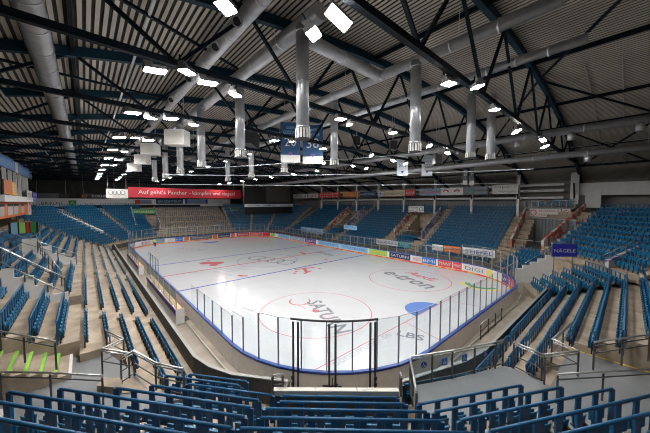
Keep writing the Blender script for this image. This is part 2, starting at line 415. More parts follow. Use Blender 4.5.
mb = MB(); mb.box((X0 - 0.1, -15, 9.4), (0.2, 71.4, 19)); struct('wall_near', mb, 'wallgrey')
# pale fascia bands behind the top rows
mb = MB(); mb.box((78.2, -2.0, 9.05), (0.3, 36.0, 1.5)); mb.box((78.2, -24.5, 8.9), (0.3, 9.0, 2.2)); struct('trim_1', mb, 'fascia')
mb = MB(); mb.box((-8.6, -48.0, 10.75), (13.6, 0.3, 1.75)); mb.box((-3.2, -47.8, 9.3), (1.6, 0.2, 2.4)); struct('trim_2', mb, 'fascia')
mb = MB()
for z in (9.6, 10.7, 11.6): mb.box((28, -48.2, z), (56, 0.25, 0.35))
struct('trim_3', mb, 'fascia')

# parapets around the bowl, recess behind the gate
def wallstrip(mb, pts, z0, z1, t=0.16):
    for a, b in zip(pts, pts[1:]): mb.bar((a[0], a[1], (z0 + z1) / 2), (b[0], b[1], (z0 + z1) / 2), t, z1 - z0)
KP = -0.62
pj = {s: (joint(s, ORDER[ORDER.index(s) + 1], KP)) for s in ('E', 'R', 'C', 'L')}
cl = ends('C', KP); rl0 = cl[0] + (cl[1] - cl[0]) * -0.02; rl1 = cl[0] + (cl[1] - cl[0]) * 1.0
def parapet(name, pts, cap=True):
    mb = MB(); wallstrip(mb, pts, 0.0, 1.27); struct('wall_' + name, mb, 'parapet')
    mb = MB(); wallstrip(mb, pts, 1.271, 1.31, 0.16); struct('trim_' + name, mb, 'cap')
LW = [V((2.6, -0.35)), V((4.6, 1.2)), V((5.86, 1.75)), V((7.2, 2.03)), V((57, 2.03))]
parapet('parapet_left', LW)
RW = [V((-0.6, -3.9)), V((-1.15, -5.6)), V((-1.75, -7.4)), V((-2.05, -9.2)), V((-2.1, -24.6)), V((-1.75, -26.6)), V((-1.15, -27.6))]
parapet('parapet_right', RW)
bk = [mir(joint('C', 'L', KP), False, True), mir(joint('L', 'S', KP), False, True), V((56, -30 - line('S', KP)[0].y))]
parapet('parapet_back', bk)
fr = [mir(p, True, True) for p in (pj['L'], pj['C'], pj['R'], pj['E'])] + [mir(p, True, False) for p in (pj['E'], pj['R'], pj['C'], pj['L'])]
parapet('parapet_far', fr)
g0, g1 = V((1.62, 0.92)), V((-1.42, -2.46))
mb = MB(); wallstrip(mb, [g0, g1], 0.0, 1.86, 0.14); wallstrip(mb, [g0.lerp(LW[0], 0.2), LW[0]], 0.0, 1.3, 0.16); wallstrip(mb, [g1.lerp(RW[0], 0.2), RW[0]], 0.0, 1.3, 0.16); struct('wall_gate_recess', mb, 'parapet')
# ledge: three pale plates
for i in range(3):
    d = (g1 - g0) / 3; a = g0 + d * i; b = g0 + d * (i + 0.985)
    mb = MB(); mb.bar((a.x, a.y, 1.96), (b.x, b.y, 1.96), 0.20, 0.19)
    o = mb.build('ledge_plate', 'ledge'); tag(o, 'pale metal ledge plate above the rink gate, %s of three' % ('leftmost', 'middle', 'rightmost')[i], 'ledge', 'ledge plates above the gate')

# ------------------------------------------------------------------ trusses
TX = [-1.7 + 6.7 * n for n in range(-1, 13)]
ZB = 14.1
def truss(x, i):
    words = ['nearest roof truss almost above the camera', 'first roof truss in front of the camera', 'second roof truss in front of the camera', 'third roof truss, crossing the near blue line area', 'fourth roof truss from the camera', 'fifth roof truss from the camera', 'sixth roof truss from the camera', 'seventh roof truss from the camera', 'eighth roof truss from the camera', 'ninth roof truss from the camera', 'tenth roof truss from the camera', 'eleventh roof truss from the camera', 'twelfth roof truss near the far wall', 'farthest roof truss by the far wall']
    t = thing('roof_truss', 'dark blue steel ' + words[i], 'truss', (x, -15, ZB), 'roof trusses across the hall')
    mb = MB(); ys = [Y0 + (Y1 - Y0) * j / 28 for j in range(29)]
    for a, b in zip(ys, ys[1:]): mb.bar((x, a, roof(a) - 0.28), (x, b, roof(b) - 0.28), 0.28, 0.46)
    mb.build('top_chord', 'beam', t)
    mb = MB(); mb.bar((x, -44.2, ZB), (x, 14.2, ZB), 0.20, 0.24); mb.build('bottom_chord', 'steel', t)
    nb = [-15 + 6 * j for j in range(-5, 6)]
    for j, yb in enumerate(nb):
        for yt in (yb - 3, yb + 3):
            if -46 < yt < 16 and roof(yt) - 0.4 > ZB + 0.15 and -43.5 < yb < 13.5:
                mb = MB(); mb.bar((x, yb, ZB), (x, yt, roof(yt) - 0.35), 0.13, 0.13); mb.build('brace', 'steel', t)
for i, x in enumerate(TX): truss(x, i)
# purlins along the hall
PY = [-45, -39, -33, -27, -18, -9, 0, 6, 12, 17]
pn = ['farthest right, low over the back stand', 'second from the right, over the back stand', 'third from the right, over the back stand', 'over the far edge of the ice', 'right of the ridge', 'left of the ridge', 'over the near boards', 'over the lower left seats', 'over the upper left seats', 'farthest left, by the left wall']
for y, w in zip(PY, pn):
    mb = MB(); mb.bar((X0, y, roof(y) - 0.20), (X1, y, roof(y) - 0.20), 0.14, 0.26)
    tag(mb.build('purlin', 'steel'), 'dark steel roof purlin running lengthwise, ' + w, 'purlin', 'purlins under the roof sheet')
# roof-plane cross bracing and conduits
k = 0
for i, (xa, ya, xb, yb, w) in enumerate([(-1.7, -20.5, -8.4, -33, 'right of the nearest lamps'), (-1.7, -20.5, -8.4, -9, 'above the right ducts'), (-1.7, -20.5, 5.0, -33, 'between the first and second truss, right'), (5.0, 6, 11.7, -4, 'left, behind the second truss'), (-1.7, 10, 5.0, 0, 'top left of the roof'), (11.7, 10, 18.4, 0, 'left, behind the third truss'), (-8.4, -45, -1.7, -33, 'far right over the upper seats'), (-1.7, -45, -8.4, -33, 'far right, falling to the right wall')]):
    mb = MB(); mb.bar((xa, ya, roof(ya) - 0.45), (xb, yb, roof(yb) - 0.45), 0.12, 0.12)
    tag(mb.build('roof_brace', 'steel'), 'dark diagonal bracing bar under the roof sheet, ' + w, 'brace', 'diagonal roof braces')
for (xa, xb, y, w) in ((-12, 70, 9.2, 'left of the big silver duct'), (-12, 70, 3.6, 'between the left duct and the lamps'), (-12, 60, -38, 'over the upper right seats')):
    mb = MB(); mb.bar((xa, y, roof(y) - 0.55), (xb, y, roof(y) - 0.55), 0.10, 0.07)
    tag(mb.build('cable_tray', 'conduit'), 'thin pale cable tray along the roof, ' + w, 'cable tray')
for (x, w) in ((-6.0, 'rightmost'), (-4.2, 'left of the rightmost'), (1.8, 'between the first and second truss')):
    mb = MB(); ys = [-47 + 2.0 * j for j in range(14)]; mb.tube([(x, y, roof(y) - 0.12) for y in ys], 0.035, 6)
    tag(mb.build('conduit_pipe', 'conduit'), 'thin pale conduit curving down the right roof slope, ' + w, 'conduit')

# ------------------------------------------------------------------ ducts
def hduct(name, label, x0, x1, y, z, r, m='duct', step_=1.6, nozzles=None, boots=None):
    t = thing(name, label, 'duct', (x0, y, z))
    mb = MB(); mb.tube([(x0, y, z), (x1, y, z)], r, 20); mb.build('pipe', m, t, True)
    x = x0 + step_
    n = 0
    while x < x1 - 0.5 and n < 40:
        mb = MB(); mb.tube([(x - 0.05, y, z), (x + 0.05, y, z)], r + 0.022, 20); mb.build('seam_ring', m, t, True); x += step_; n += 1
    for x in (nozzles or []):
        mb = MB(); mb.tube([(x, y + r * 0.3, z - r * 0.3), (x - 0.25, y + r * 1.1, z - r * 1.05)], 0.24, 14); nz = mb.build('jet_nozzle', m, t, True)
        mb = MB(); mb.tube([(x - 0.24, y + r * 1.08, z - r * 1.03), (x - 0.262, y + r * 1.13, z - r * 1.08)], 0.17, 14); mb.build('nozzle_throat', 'black', nz)
    for x in (boots or []):
        mb = MB(); mb.tube([(x, y, z - r * 0.6), (x, y, z - r - 0.5)], 0.26, 12); mb.build('outlet_boot', m, t, True)
    for j in range(8):
        x = x0 + (x1 - x0) * (j + 0.5) / 8
        mb = MB(); mb.tube([(x, y, z + r * 0.9), (x, y, roof(y) - 0.03)], 0.015, 5); mb.build('hanger_rod', 'wire', t)
    return t
hduct('air_duct', 'large silver spiral duct along the left roof, thickest of all ducts', -12, 76, 7.0, 15.4, 0.43, 'ductdark', 2.0)
hduct('air_duct', 'silver duct with round jet nozzles above the lamps left of centre', -6, 62, 0.45, 16.7, 0.33, 'duct', 3.0, [4.7, 7.2, 11.7, 16.2, 20.7, 25.2, 30, 36])
hduct('air_duct', 'silver duct that feeds the nearest row of vertical ducts', 2.4, 62, -2.0, 17.0, 0.36, 'duct', 3.0)
hduct('air_duct', 'silver duct right of the ridge that feeds the second row of vertical ducts', -4.6, 60, -8.8, 17.0, 0.30, 'duct', 2.2)
hduct('air_duct', 'silver spiral duct over the rink centre, cut end towards the top right', -5.0, 60, -13.2, 17.0, 0.26, 'duct', 1.5)
hduct('air_duct', 'long silver duct with small outlets low over the right seats', -12, 60, -25.0, 14.9, 0.32, 'ductdark', 4.0, None, [-7.0, -3.2, 0.6, 6])
hduct('air_duct', 'lowest silver duct along the right roof slope over the back stand', -12, 60, -28.4, 13.3, 0.30, 'ductdark', 4.0, None, [-4.0])
hduct('air_duct', 'grey duct under the left eaves above the blue fascia board', 2, 62, 12.6, 14.15, 0.24, 'ductdark', 4.0)
# cross duct between the two feeders
t = thing('cross_duct', 'short silver cross duct between the first vertical ducts under the roof', 'duct', (4.4, -5.4, 17.0))
mb = MB(); mb.tube([(4.4, -2.3, 17.0), (4.4, -8.5, 17.0)], 0.34, 18); mb.build('pipe', 'duct', t, True)
mb = MB(); mb.tube([(4.4, -5.3, 17.0), (4.4, -5.5, 17.0)], 0.365, 18); mb.build('seam_ring', 'duct', t, True)
def vduct(x, y, ztop, zbot, r, label):
    t = thing('hanging_air_duct', label, 'duct', (x, y, zbot), 'vertical supply ducts over the ice')
    mb = MB(); mb.lathe([(r, zbot + 0.42), (r, ztop)], (x, y, 0), 20); mb.build('pipe', 'duct', t, True)
    for zz in (zbot + 0.5, (ztop + zbot) / 2, ztop - 0.3):
        mb = MB(); mb.lathe([(r, zz - 0.04), (r + 0.02, zz - 0.03), (r + 0.02, zz + 0.03), (r, zz + 0.04)], (x, y, 0), 20); mb.build('seam_ring', 'duct', t, True)
    mb = MB(); mb.lathe([(r * 0.75, zbot), (r * 0.8, zbot + 0.42)], (x, y, 0), 16); mb.lathe([(r * 1.12, zbot - 0.04), (r * 1.2, zbot), (r * 1.12, zbot + 0.04)], (x, y, 0), 20)
    d = mb.build('diffuser_core', 'black', t)
    mb = MB()
    for j in range(14):
        a = 2 * math.pi * j / 14; mb.box((x + r * 1.1 * math.cos(a), y + r * 1.1 * math.sin(a), zbot + 0.2), (0.05, 0.10, 0.44), Matrix.Rotation(a, 3, 'Z'))
    mb.build('diffuser_vane', 'conduit', t)
vd = [(3.55, -1.9, 'front left vertical duct of bright metal with the black and white diffuser, nearest the camera'), (10.4, -1.95, 'second vertical duct behind the front left one, left of the dark hanging box'), (17.1, -1.6, 'third vertical duct in the left row'), (23.8, -1.6, 'fourth vertical duct in the left row'), (30.5, -1.6, 'fifth vertical duct in the left row'), (37.2, -1.6, 'sixth vertical duct in the left row'),
      (1.75, -8.7, 'front right vertical duct between the white event banners'), (9.1, -9.2, 'second vertical duct of the right row, right of the number banners'), (16, -9.0, 'third vertical duct of the right row'), (23, -9.0, 'fourth vertical duct of the right row'), (30, -9.0, 'fifth vertical duct of the right row')]
for x, y, l in vd: vduct(x, y, 16.9, 11.8, 0.30, l)
vduct(2.6, -19.2, roof(-19) - 0.3, 12.7, 0.34, 'left one of two thick vertical ducts beyond the near blue banners at right')
vduct(1.8, -21.6, roof(-21) - 0.3, 12.7, 0.34, 'right one of two thick vertical ducts beyond the near blue banners at right')

# ------------------------------------------------------------------ lamps
def lamp(x, y, z, label, tilt=0.45, w=0.30, l=0.68, rz=0.0, proto=[None]):
    if proto[0] is None:
        t = thing('floodlight', label, 'lamp', (0, 0, 0), 'floodlights under the trusses')
        mb = MB(); mb.box((0, 0, 0.09), (w + 0.06, l + 0.06, 0.14)); mb.box((0, l * 0.3, 0.22), (w * 0.7, 0.3, 0.16)); h = mb.build('housing', 'post', t, local=True)
        mb = MB(); mb.box((0, 0, 0.0), (w, l, 0.03)); mb.build('diffuser', 'lampw', t, local=True)
        
        for yy in (-0.3, 0.3):
            mb = MB(); mb.box((0, yy, 0.30), (0.05, 0.05, 0.42)); mb.build('bracket', 'steel', t, local=True)
        proto[0] = t
    else:
        t = proto[0].copy(); COL.objects.link(t)
        for c in proto[0].children:
            d = c.copy(); COL.objects.link(d); d.parent = t
    t.location = (x, y, z); t.rotation_euler = (tilt[0], tilt[1], rz); t['label'] = label
    return t
LY = [(3.7, 'outermost left'), (2.8, 'second from left'), (1.9, 'third from left'), (0.55, 'fourth from left'), (-5.5, 'left one over the ice middle'), (-6.7, 'right one over the ice middle'), (-10.4, 'just right of the ridge'), (-16.4, 'right centre'), (-20.9, 'outer right'), (-24.2, 'outermost right')]
ord_ = ['first', 'second', 'third', 'fourth', 'fifth', 'sixth', 'seventh', 'eighth', 'ninth', 'tenth', 'eleventh']
for n, x in enumerate(TX[1:12]):
    for j, (y, w) in enumerate(LY):
        if n == 0 and j in (0, 1, 2, 3): continue
        if n > 3 and j not in (0, 1, 3, 5, 8): continue
        if n > 6 and j not in (0, 3, 5, 8): continue
        tl = (0.16 if y > -12 else -0.16)
        lamp(x - 0.12 + 0.22 * ((j * 7 + n * 3) % 5 - 2), y, ZB - 0.45, 'white floodlight under the %s truss from the camera, %s' % (ord_[n], w), (-tl, 0.10, 0.0), rz=0.12 * ((j * 5 + n) % 5 - 2) + (0.9 if j % 2 else 0.2))
lamp(-1.33, 0.56, 13.72, 'white floodlight at the top edge, right of the front left vertical duct', (0.40, 0.35, 0), rz=0.0)
lamp(-0.42, 0.66, 13.68, 'white floodlight touching the top of the front left vertical duct in view', (-0.25, 0.45, 0), rz=0.5)
lamp(0.38, 2.93, 13.8, 'bright floodlight at the top edge left of centre, nearest to the camera', (-0.22, 0.25, 0), rz=0.7)

# ------------------------------------------------------------------ hanging things
def banner(label, p, q, ztop, h, m, lines, crest=None, group=None, name='hanging_banner', topm=None):
    p, q = V((*p, 0)), V((*q, 0)); d = (q - p); L = d.length; X = d.normalized(); N = X.cross(V((0, 0, 1)))
    c = (p + q) / 2; t = thing(name, label, 'banner', (c.x, c.y, ztop - h), group)
    mb = MB(); mb.bar((p.x, p.y, ztop - h / 2), (q.x, q.y, ztop - h / 2), 0.03, h); mb.build('cloth', m, t)
    if topm:
        mb = MB(); a = p + N * -0.02 * 0; mb.bar((p.x, p.y, ztop - h * topm[0]), (q.x, q.y, ztop - h * topm[0]), 0.04, h * topm[1]); mb.build('cloth_band', topm[2], t)
    mb = MB(); mb.tube([(p.x, p.y, ztop + 0.02), (q.x, q.y, ztop + 0.02)], 0.03, 6); mb.build('pole', 'wire', t)
    for (s, mm, fx, fz, w, hh) in lines:
        o = p + X * L * fx; lettering('lettering', s, mm, (o.x, o.y, ztop - h * fz), X, (0, 0, 1), h * hh, L * w, t, 0, 0.025)
    if crest:
        fx, fz, r, mm = crest; o = p + X * L * fx + N * 0.028
        mb = MB(); pts = [(-r, r * .8), (r, r * .8), (r, -r * .2), (0, -r * 1.2), (-r, -r * .2)]
        mb.add([o + X * a + V((0, 0, ztop - h * fz + b)) for a, b in pts], [(4, 3, 2, 1, 0)]); mb.build('crest', mm, t)
    return t
banner('blue retired number banner with the number 38 and a white lower strip', (14.6, -9.6 - 0.6), (13.1, -11.5), 16.3, 3.7, 'bannerblue', [('ROBERT', 'skyb', .15, .17, .7, .07), ('FICHTNER', 'skyb', .15, .30, .7, .09), ('38', 'white', .2, .60, .6, .25)], (0.5, 0.78, 0.18, 'purple'), 'retired number banners', topm=(0.91, 0.19, 'white'))
banner('blue number banner left of number 38, half behind the bright duct', (15.7, -8.4), (14.6, -9.9), 16.5, 3.8, 'bannerblue', [('GLEN', 'skyb', .3, .17, .4, .07), ('GOODALL', 'skyb', .15, .30, .7, .09), ('20', 'white', .2, .60, .6, .22)], (0.5, 0.78, 0.18, 'purple'), 'retired number banners', topm=(0.91, 0.19, 'white'))
banner('pale blue champions banner with the year 2014, left of the front right duct', (14.0, -25.3), (13.0, -26.3), 15.5, 3.1, 'banner', [('DEUTSCHER', 'navy', .1, .30, .8, .07), ('MEISTER', 'navy', .15, .42, .7, .08), ('2014', 'navy', .15, .64, .7, .15)], (0.5, 0.84, 0.16, 'royal'), 'champions banners', topm=(0.06, 0.12, 'black'))
banner('pale blue champions banner right of the front right vertical duct', (11.9, -27.9), (10.9, -28.85), 15.5, 3.1, 'banner', [('DEUTSCHER', 'navy', .1, .30, .8, .07), ('POKALSIEGER', 'navy', .1, .42, .8, .07), ('2012', 'navy', .15, .62, .6, .13)], (0.5, 0.84, 0.16, 'royal'), 'champions banners', topm=(0.06, 0.12, 'navy'))
banner('left of two narrow dark number banners before the thick vertical ducts', (8.2, -31.9), (7.8, -32.35), 14.2, 3.0, 'greyad', [('21', 'white', .2, .6, .6, .25)], None, 'pair of narrow number banners', topm=(0.9, 0.18, 'white'))
banner('right of two narrow dark number banners before the thick vertical ducts', (7.6, -32.55), (7.2, -33.0), 14.2, 3.0, 'greyad', [('44', 'white', .2, .6, .6, .25)], None, 'pair of narrow number banners', topm=(0.9, 0.18, 'white'))
# dark hanging video box and loudspeakers
def hangbox(name, label, cat, c, size, rz, m, drop, group=None, grille=True):
    t = thing(name, label, cat, (c[0], c[1], c[2] - size[2] / 2), group)
    Rm = Matrix.Rotation(rz, 3, 'Z')
    mb = MB(); mb.box(c, size, Rm); mb.build('cabinet', m, t)
    if grille:
        mb = MB(); mb.box(V(c) + Rm @ V((0, size[1] / 2 + 0.012, 0)), (size[0] * 0.88, 0.02, size[2] * 0.86), Rm); mb.build('front_grille', 'blackscreen' if m != 'white' else 'ledge', t)
    for s in (-1, 1):
        p = V(c) + Rm @ V((s * size[0] * 0.35, 0, size[2] / 2)); mb = MB(); mb.tube([p, p + V((0, 0, drop))], 0.02, 5); mb.build('hanger_rod', 'wire', t)
    return t
hangbox('hanging_screen', 'dark box of a hanging screen between the second vertical duct and the number banners', 'screen', (20.2, -7.6, 15.6), (3.7, 0.9, 1.7), -0.72, 'black', roof(-7.6) - 17.0)
for (x, y, z, s, l) in ((15.8, 0.5, 13.6, 1.15, 'larger white hanging equipment box left of the vertical ducts'), (24, 0.9, 13.9, 1.1, 'second white hanging equipment box behind the larger one'), (31, 0.6, 13.8, 1.1, 'third white hanging equipment box in the left lamp row'), (38, 0.6, 13.6, 1.1, 'fourth white hanging equipment box, farthest in the left lamp row')):
    hangbox('equipment_box', l, 'equipment', (x, y, z), (1.25 * s, 0.8 * s, 0.95 * s), 0.85, 'white', roof(y) - z - 0.6, 'white hanging equipment boxes')
for (x, y, z, l) in ((13.7, -17.0, 15.6, 'black loudspeaker hanging right of the number banners'), (11.0, -20.0, 15.1, 'black loudspeaker hanging left of the champions banners'), (7.7, -23.6, 13.6, 'black loudspeaker hanging right of the champions banners'), (22, -20, 14.6, 'black loudspeaker over the middle of the back boards'), (29, -20, 14.6, 'black loudspeaker over the far half of the back boards'), (36, -12, 14.3, 'black loudspeaker over the far blue line'), (27, -4, 14.0, 'black loudspeaker over the near boards, left of the screen')):
    hangbox('loudspeaker', l, 'loudspeaker', (x, y, z), (1.0, 0.7, 1.0), 2.4 - 3.14, 'black', roof(y) - z - 0.6, 'hanging loudspeakers')
for (p, q, sag, l) in (((21, 0.5, 11.3), (-0.5, -26, 12.0), 0.25, 'upper white tension cable across the hall under the vertical ducts'), ((30, -1, 11.0), (3, -33, 11.2), 0.2, 'lower white tension cable across the hall'), ((24, -3, 12.4), (8, -22, 14.2), 0.1, 'pale cable rising to the right behind the number banners')):
    mb = MB(); P, Q = V(p), V(q); mb.tube([P.lerp(Q, i / 16) - V((0, 0, sag * 4 * (i / 16) * (1 - i / 16))) for i in range(17)], 0.022, 5)
    tag(mb.build('tension_cable', 'banner'), l, 'cable')

# ------------------------------------------------------------------ signs over the stands
def sign(label, p, q, z0, z1, panels, t=0.12, name='advert_board', cat='sign', group=None, posts=False, hang=False):
    """panels: (f0, f1, material, text, text material, text height share) left to right as read"""
    p, q = V((*p, 0)), V((*q, 0)); d = q - p; L = d.length; X = d.normalized(); N = X.cross(V((0, 0, 1)))
    c = (p + q) / 2; o = thing(name, label, cat, (c.x, c.y, z0), group)
    mb = MB(); a = p - N * t / 2; b = q - N * t / 2; mb.bar((a.x, a.y, (z0 + z1) / 2), (b.x, b.y, (z0 + z1) / 2), t, z1 - z0); mb.build('back_panel', 'post', o)
    h = z1 - z0
    for pi_, (f0, f1, m, s, sm, sh) in enumerate(panels):
        of = 0.012 + 0.006 * pi_; u = p + X * L * f0 + N * of; w = p + X * L * f1 + N * of
        mb = MB(); mb.bar((u.x, u.y, (z0 + z1) / 2), (w.x, w.y, (z0 + z1) / 2), 0.02, h * 0.98); pa = mb.build('face_panel', m, o)
        if s:
            W = (w - u).length; e = u + X * W * 0.07; lines_ = s.split('|')
            for i, ln in enumerate(lines_):
                zz = z0 + h * (1 - (i + 1) / len(lines_)) + h / len(lines_) * (1 - sh) / 2
                lettering('lettering', ln, sm, (e.x, e.y, zz), X, (0, 0, 1), h / len(lines_) * sh, W * 0.86, pa, 0, 0.016)
    if hang:
        for f in (0.08, 0.92):
            u = p + X * L * f - N * t / 2; mb = MB(); mb.tube([(u.x, u.y, z1), (u.x, u.y, roof(u.y) - 0.02)], 0.02, 5); mb.build('hanger_rod', 'wire', o)
    if posts:
        for f in (0.12, 0.88):
            u = p + X * L * f - N * 0.1; mb = MB(); mb.bar((u.x, u.y, posts), (u.x, u.y, z0 + 0.1), 0.06, 0.06, V((1, 0, 0))); mb.build('post', 'post', o)
    return o
sign('white board with four grey rings at the left end of the long red banner', (66, 2.35), (66, -1.35), 9.75, 11.75, [(0, 1, 'white', None, None, 0)], hang=True)
rg = [o for o in COL.objects if o.get('label') == 'white board with four grey rings at the left end of the long red banner'][0]
for i in range(4):
    mb = MB(); cy = 1.55 - 0.66 * i; nn = 24
    for j in range(nn):
        a0, a1 = 2 * math.pi * j / nn, 2 * math.pi * (j + 1) / nn
        mb.quad(*[(65.955, cy - r * math.cos(a), 11.0 + r * math.sin(a)) for r, a in ((0.36, a0), (0.46, a0), (0.46, a1), (0.36, a1))])
    mb.build('ring_mark', 'greyad', rg)
lettering('lettering', 'Audi', 'adred', (65.96, 1.2, 10.0), (0, -1, 0), (0, 0, 1), 0.35, 1.1, rg, 0, 0.01)
sign('long red banner with a white slogan over the far end stand', (66, -1.4), (66, -27.2), 10.0, 12.3, [(0, 1, 'red', "Auf geht's Panther - k\u00e4mpfen und siegen!", 'white', 0.52)], hang=True)
sign('small blue and red advert under the left part of the red banner', (77.96, -3.9), (77.96, -7.6), 8.5, 9.6, [(0, .3, 'red', None, None, 0), (.32, 1, 'greyblue', 'FORSTER', 'navy', .6)])
sign('dark grey advert under the middle of the red banner', (77.96, -8.6), (77.96, -15.2), 8.55, 9.9, [(0, 1, 'navy', 'BAUZENTRUM', 'skyb', .5)])
sign('blue bordered pale advert under the right half of the red banner', (77.96, -15.8), (77.96, -22.0), 8.55, 9.9, [(0, .1, 'royal', None, None, 0), (.1, .9, 'greyblue', 'BAYERN', 'adblue', .5), (.9, 1, 'royal', None, None, 0)])
sign('pale grey advert strip right of the blue bordered one', (77.96, -23.0), (77.96, -28.4), 8.7, 9.8, [(0, .6, 'fascia', 'STADTWERKE', 'adblue', .35), (.62, 1, 'fascia', None, None, 0)])
sign('dark green sign over the left gangway mouth of the far stand', (72.1, -2.7), (72.1, -7.5), 6.05, 7.35, [(0, 1, 'green', 'HERRNBR\u00c4U', 'cream', .55)])
sign('dark green sign over the right gangway mouth of the far stand', (72.1, -26.9), (72.1, -32.0), 6.05, 7.35, [(0, 1, 'green', 'HERRNBR\u00c4U', 'cream', .55)])
# hanging boards along the back stand roof edge (read left to right: far to near)
zb0, zb1 = 10.2, 11.5
sign('white board with dark lettering, leftmost along the back stand roof edge', (67.5, -44), (52.3, -44), zb0, zb1, [(0, 1, 'white', 'SAUDI', 'greyad', .5)], hang=True)
sign('red board over the back stand, right of the leftmost white one', (51.9, -44), (43.6, -44), zb0, zb1 + .1, [(0, 1, 'adred', 'media|markt', 'white', .5)], hang=True)
sign('small yellow board over the back stand, in front of a pillar', (42.4, -44), (37.2, -44), zb0, zb1 + .1, [(0, .08, 'yellow', None, None, 0), (.08, .92, 'orange', 'SPARK', 'cream', .45), (.92, 1, 'yellow', None, None, 0)], hang=True)
sign('dark navy board over the back stand, right of the yellow one', (36.8, -44), (31.8, -44), zb0, zb1, [(0, 1, 'navy', 'HOTEL', 'skyb', .3)], hang=True)
sign('cream board with dark lettering over the back stand, white cross at its left', (31.3, -44), (24.4, -44), zb0, zb1, [(0, .18, 'banner', '+', 'adblue', .7), (.18, 1, 'cream', 'Continental', 'greyad', .5)], hang=True)
sign('short red board right of the cream one over the back stand', (24.3, -44), (22.1, -44), zb0, zb1, [(0, 1, 'adred', 'NAPA', 'white', .4)], hang=True)
sign('grey blue board over the back stand left of the two red emblems', (21.2, -44), (17.0, -44), zb0, zb1 + .05, [(0, 1, 'greyblue', 'HAUSBAU', 'adred', .3)], hang=True)
em = sign('white board with two red round emblems over the back stand', (16.9, -44), (12.85, -44), zb0, zb1 + .05, [(0, 1, 'white', None, None, 0)], hang=True)
for cx in (15.9, 13.9):
    mb = MB(); mb.add([(cx + 0.55 * math.cos(a), -43.955, 10.8 + 0.42 * math.sin(a)) for a in [math.pi * i / 14 for i in range(15)]], [tuple(range(15))]); mb.build('emblem', 'red', em)
    mb = MB(); mb.add([(cx + 0.3 * math.cos(a), -43.945, 10.8 + 0.24 * math.sin(a)) for a in [math.pi * i / 14 for i in range(15)]], [tuple(range(15))]); mb.build('emblem', 'white', em)
sign('dark grey board with a teal mark over the back stand, right of the emblems', (12.75, -44), (8.9, -44), zb0, zb1 + .1, [(0, 1, 'greyad', None, None, 0), (.06, .42, 'greyad', 'AB', 'teal', .55), (.44, .95, 'greyad', 'BAUGRUPPE|INGOLSTADT', 'skyb', .4)], hang=True)
sign('white board with dark lettering, rightmost along the back stand roof edge', (8.3, -44), (4.8, -44), zb0, zb1 + .15, [(0, 1, 'white', 'expert|technomarkt', 'greyad', .6)], hang=True)
sign('white board with green emblem over the middle gangway mouth of the back stand', (21.2, -40.2), (18.1, -40.2), 7.1, 8.2, [(0, .66, 'white', 'BRAUN|HALLE', 'black', .6), (.66, 1, 'white', 'O', 'green', .7)])
sign('white bakery board with red emblems over the right gangway mouth of the back stand', (3.3, -44.3), (-1.3, -44.3), 6.75, 7.95, [(0, .2, 'white', 'O', 'adred', .75), (.2, .78, 'white', 'B\u00c4CKERHAUS|Hackner', 'adred', .62), (.8, 1, 'white', 'O', 'adred', .75)])
sign('white and pale blue board beside the screen, with a dark square', (64.0, -44.4), (60.0, -44.4), 7.3, 8.6, [(0, .75, 'banner', None, None, 0), (.78, .95, 'orange', None, None, 0)])
# pillars at the back of the stand, on the truss lines
for i, x in enumerate([-1.3, 5.0, 11.8, 18.5, 25.3, 32.0, 38.7, 45.4, 52.1]):
    w = 0.9 if i == 0 else 0.36
    t = thing('pillar', 'pale %s pillar behind the back stand, %s counted from the right' % ('thick' if i == 0 else 'slim', ord_[i]), 'pillar', (x, -45.1 if i else -47.2, 0.0), 'pillars behind the back stand')
    yy = -45.1 if i else -47.2
    mb = MB(); mb.box((x, yy, 6.7), (w, 0.36, 13.2 - 0.3)); mb.build('shaft', 'fascia', t)
    mb = MB(); mb.bar((x, yy, 9.2), (x, yy + 1.1, 11.6), 0.16, 0.16); mb.build('bracket', 'steel', t)

# screen at the far right corner
t = thing('video_wall', 'large dark video wall at the far right corner with a pale advert strip', 'screen', (58, -31.5, 5.8))
mb = MB(); mb.bar((58, -24.2, 11.4), (58, -39.0, 11.4), 0.9, 6.0); mb.build('cabinet', 'blackscreen', t)
mb = MB(); mb.bar((57.52, -30.4, 11.6), (57.52, -38.0, 11.6), 0.04, 4.9); mb.build('display', 'screen', t)
mb = MB(); mb.bar((57.45, -24.2, 8.15), (57.45, -38.9, 8.15), 0.12, 0.75); st = mb.build('advert_strip', 'banner', t)
for i, s in enumerate(('PANTHER', 'ERC', 'INGOLSTADT')): lettering('lettering', s, 'navy', (57.37, -25.0 - 4.8 * i, 7.98), (0, -1, 0), (0, 0, 1), 0.32, 3.4, st, 0, 0.01)
mb = MB(); mb.bar((58, -24.4, 6.8), (58, -38.6, 6.8), 0.5, 1.9); mb.build('lower_board', 'black', t)
for y in (-26, -37):
    mb = MB(); mb.tube([(58, y, 14.4), (58, y, roof(y) - 0.05)], 0.06, 6); mb.build('hanger_rod', 'steel', t)

# VIP gallery along the upper left
t = thing('gallery_box', 'orange walled spectator gallery with white sills above the upper left seats', 'gallery', (44, 12.6, 6.9))
mb = MB(); mb.box((43.5, 13.6, 8.05), (20.5, 3.0, 1.75)); mb.build('lower_wall', 'orange', t)
for x0, x1 in ((34.2, 36.2), (38.0, 40.6), (41.4, 44.2), (46.6, 48.3)):
    mb = MB(); mb.box(((x0 + x1) / 2, 12.07, 8.05), (x1 - x0, 0.08, 1.2)); w = mb.build('gallery_window', 'grill', t)
    mb = MB(); mb.box(((x0 + x1) / 2, 12.02, 8.55), (x1 - x0, 0.06, 0.25)); mb.build('window_head', 'window', w)
mb = MB(); mb.box((43.5, 13.2, 9.25), (21.0, 3.4, 0.65)); mb.build('balcony_band', 'fascia', t)
mb = MB(); mb.box((43.5, 14.5, 11.1), (20.5, 1.5, 3.0)); mb.build('upper_wall', 'window', t)
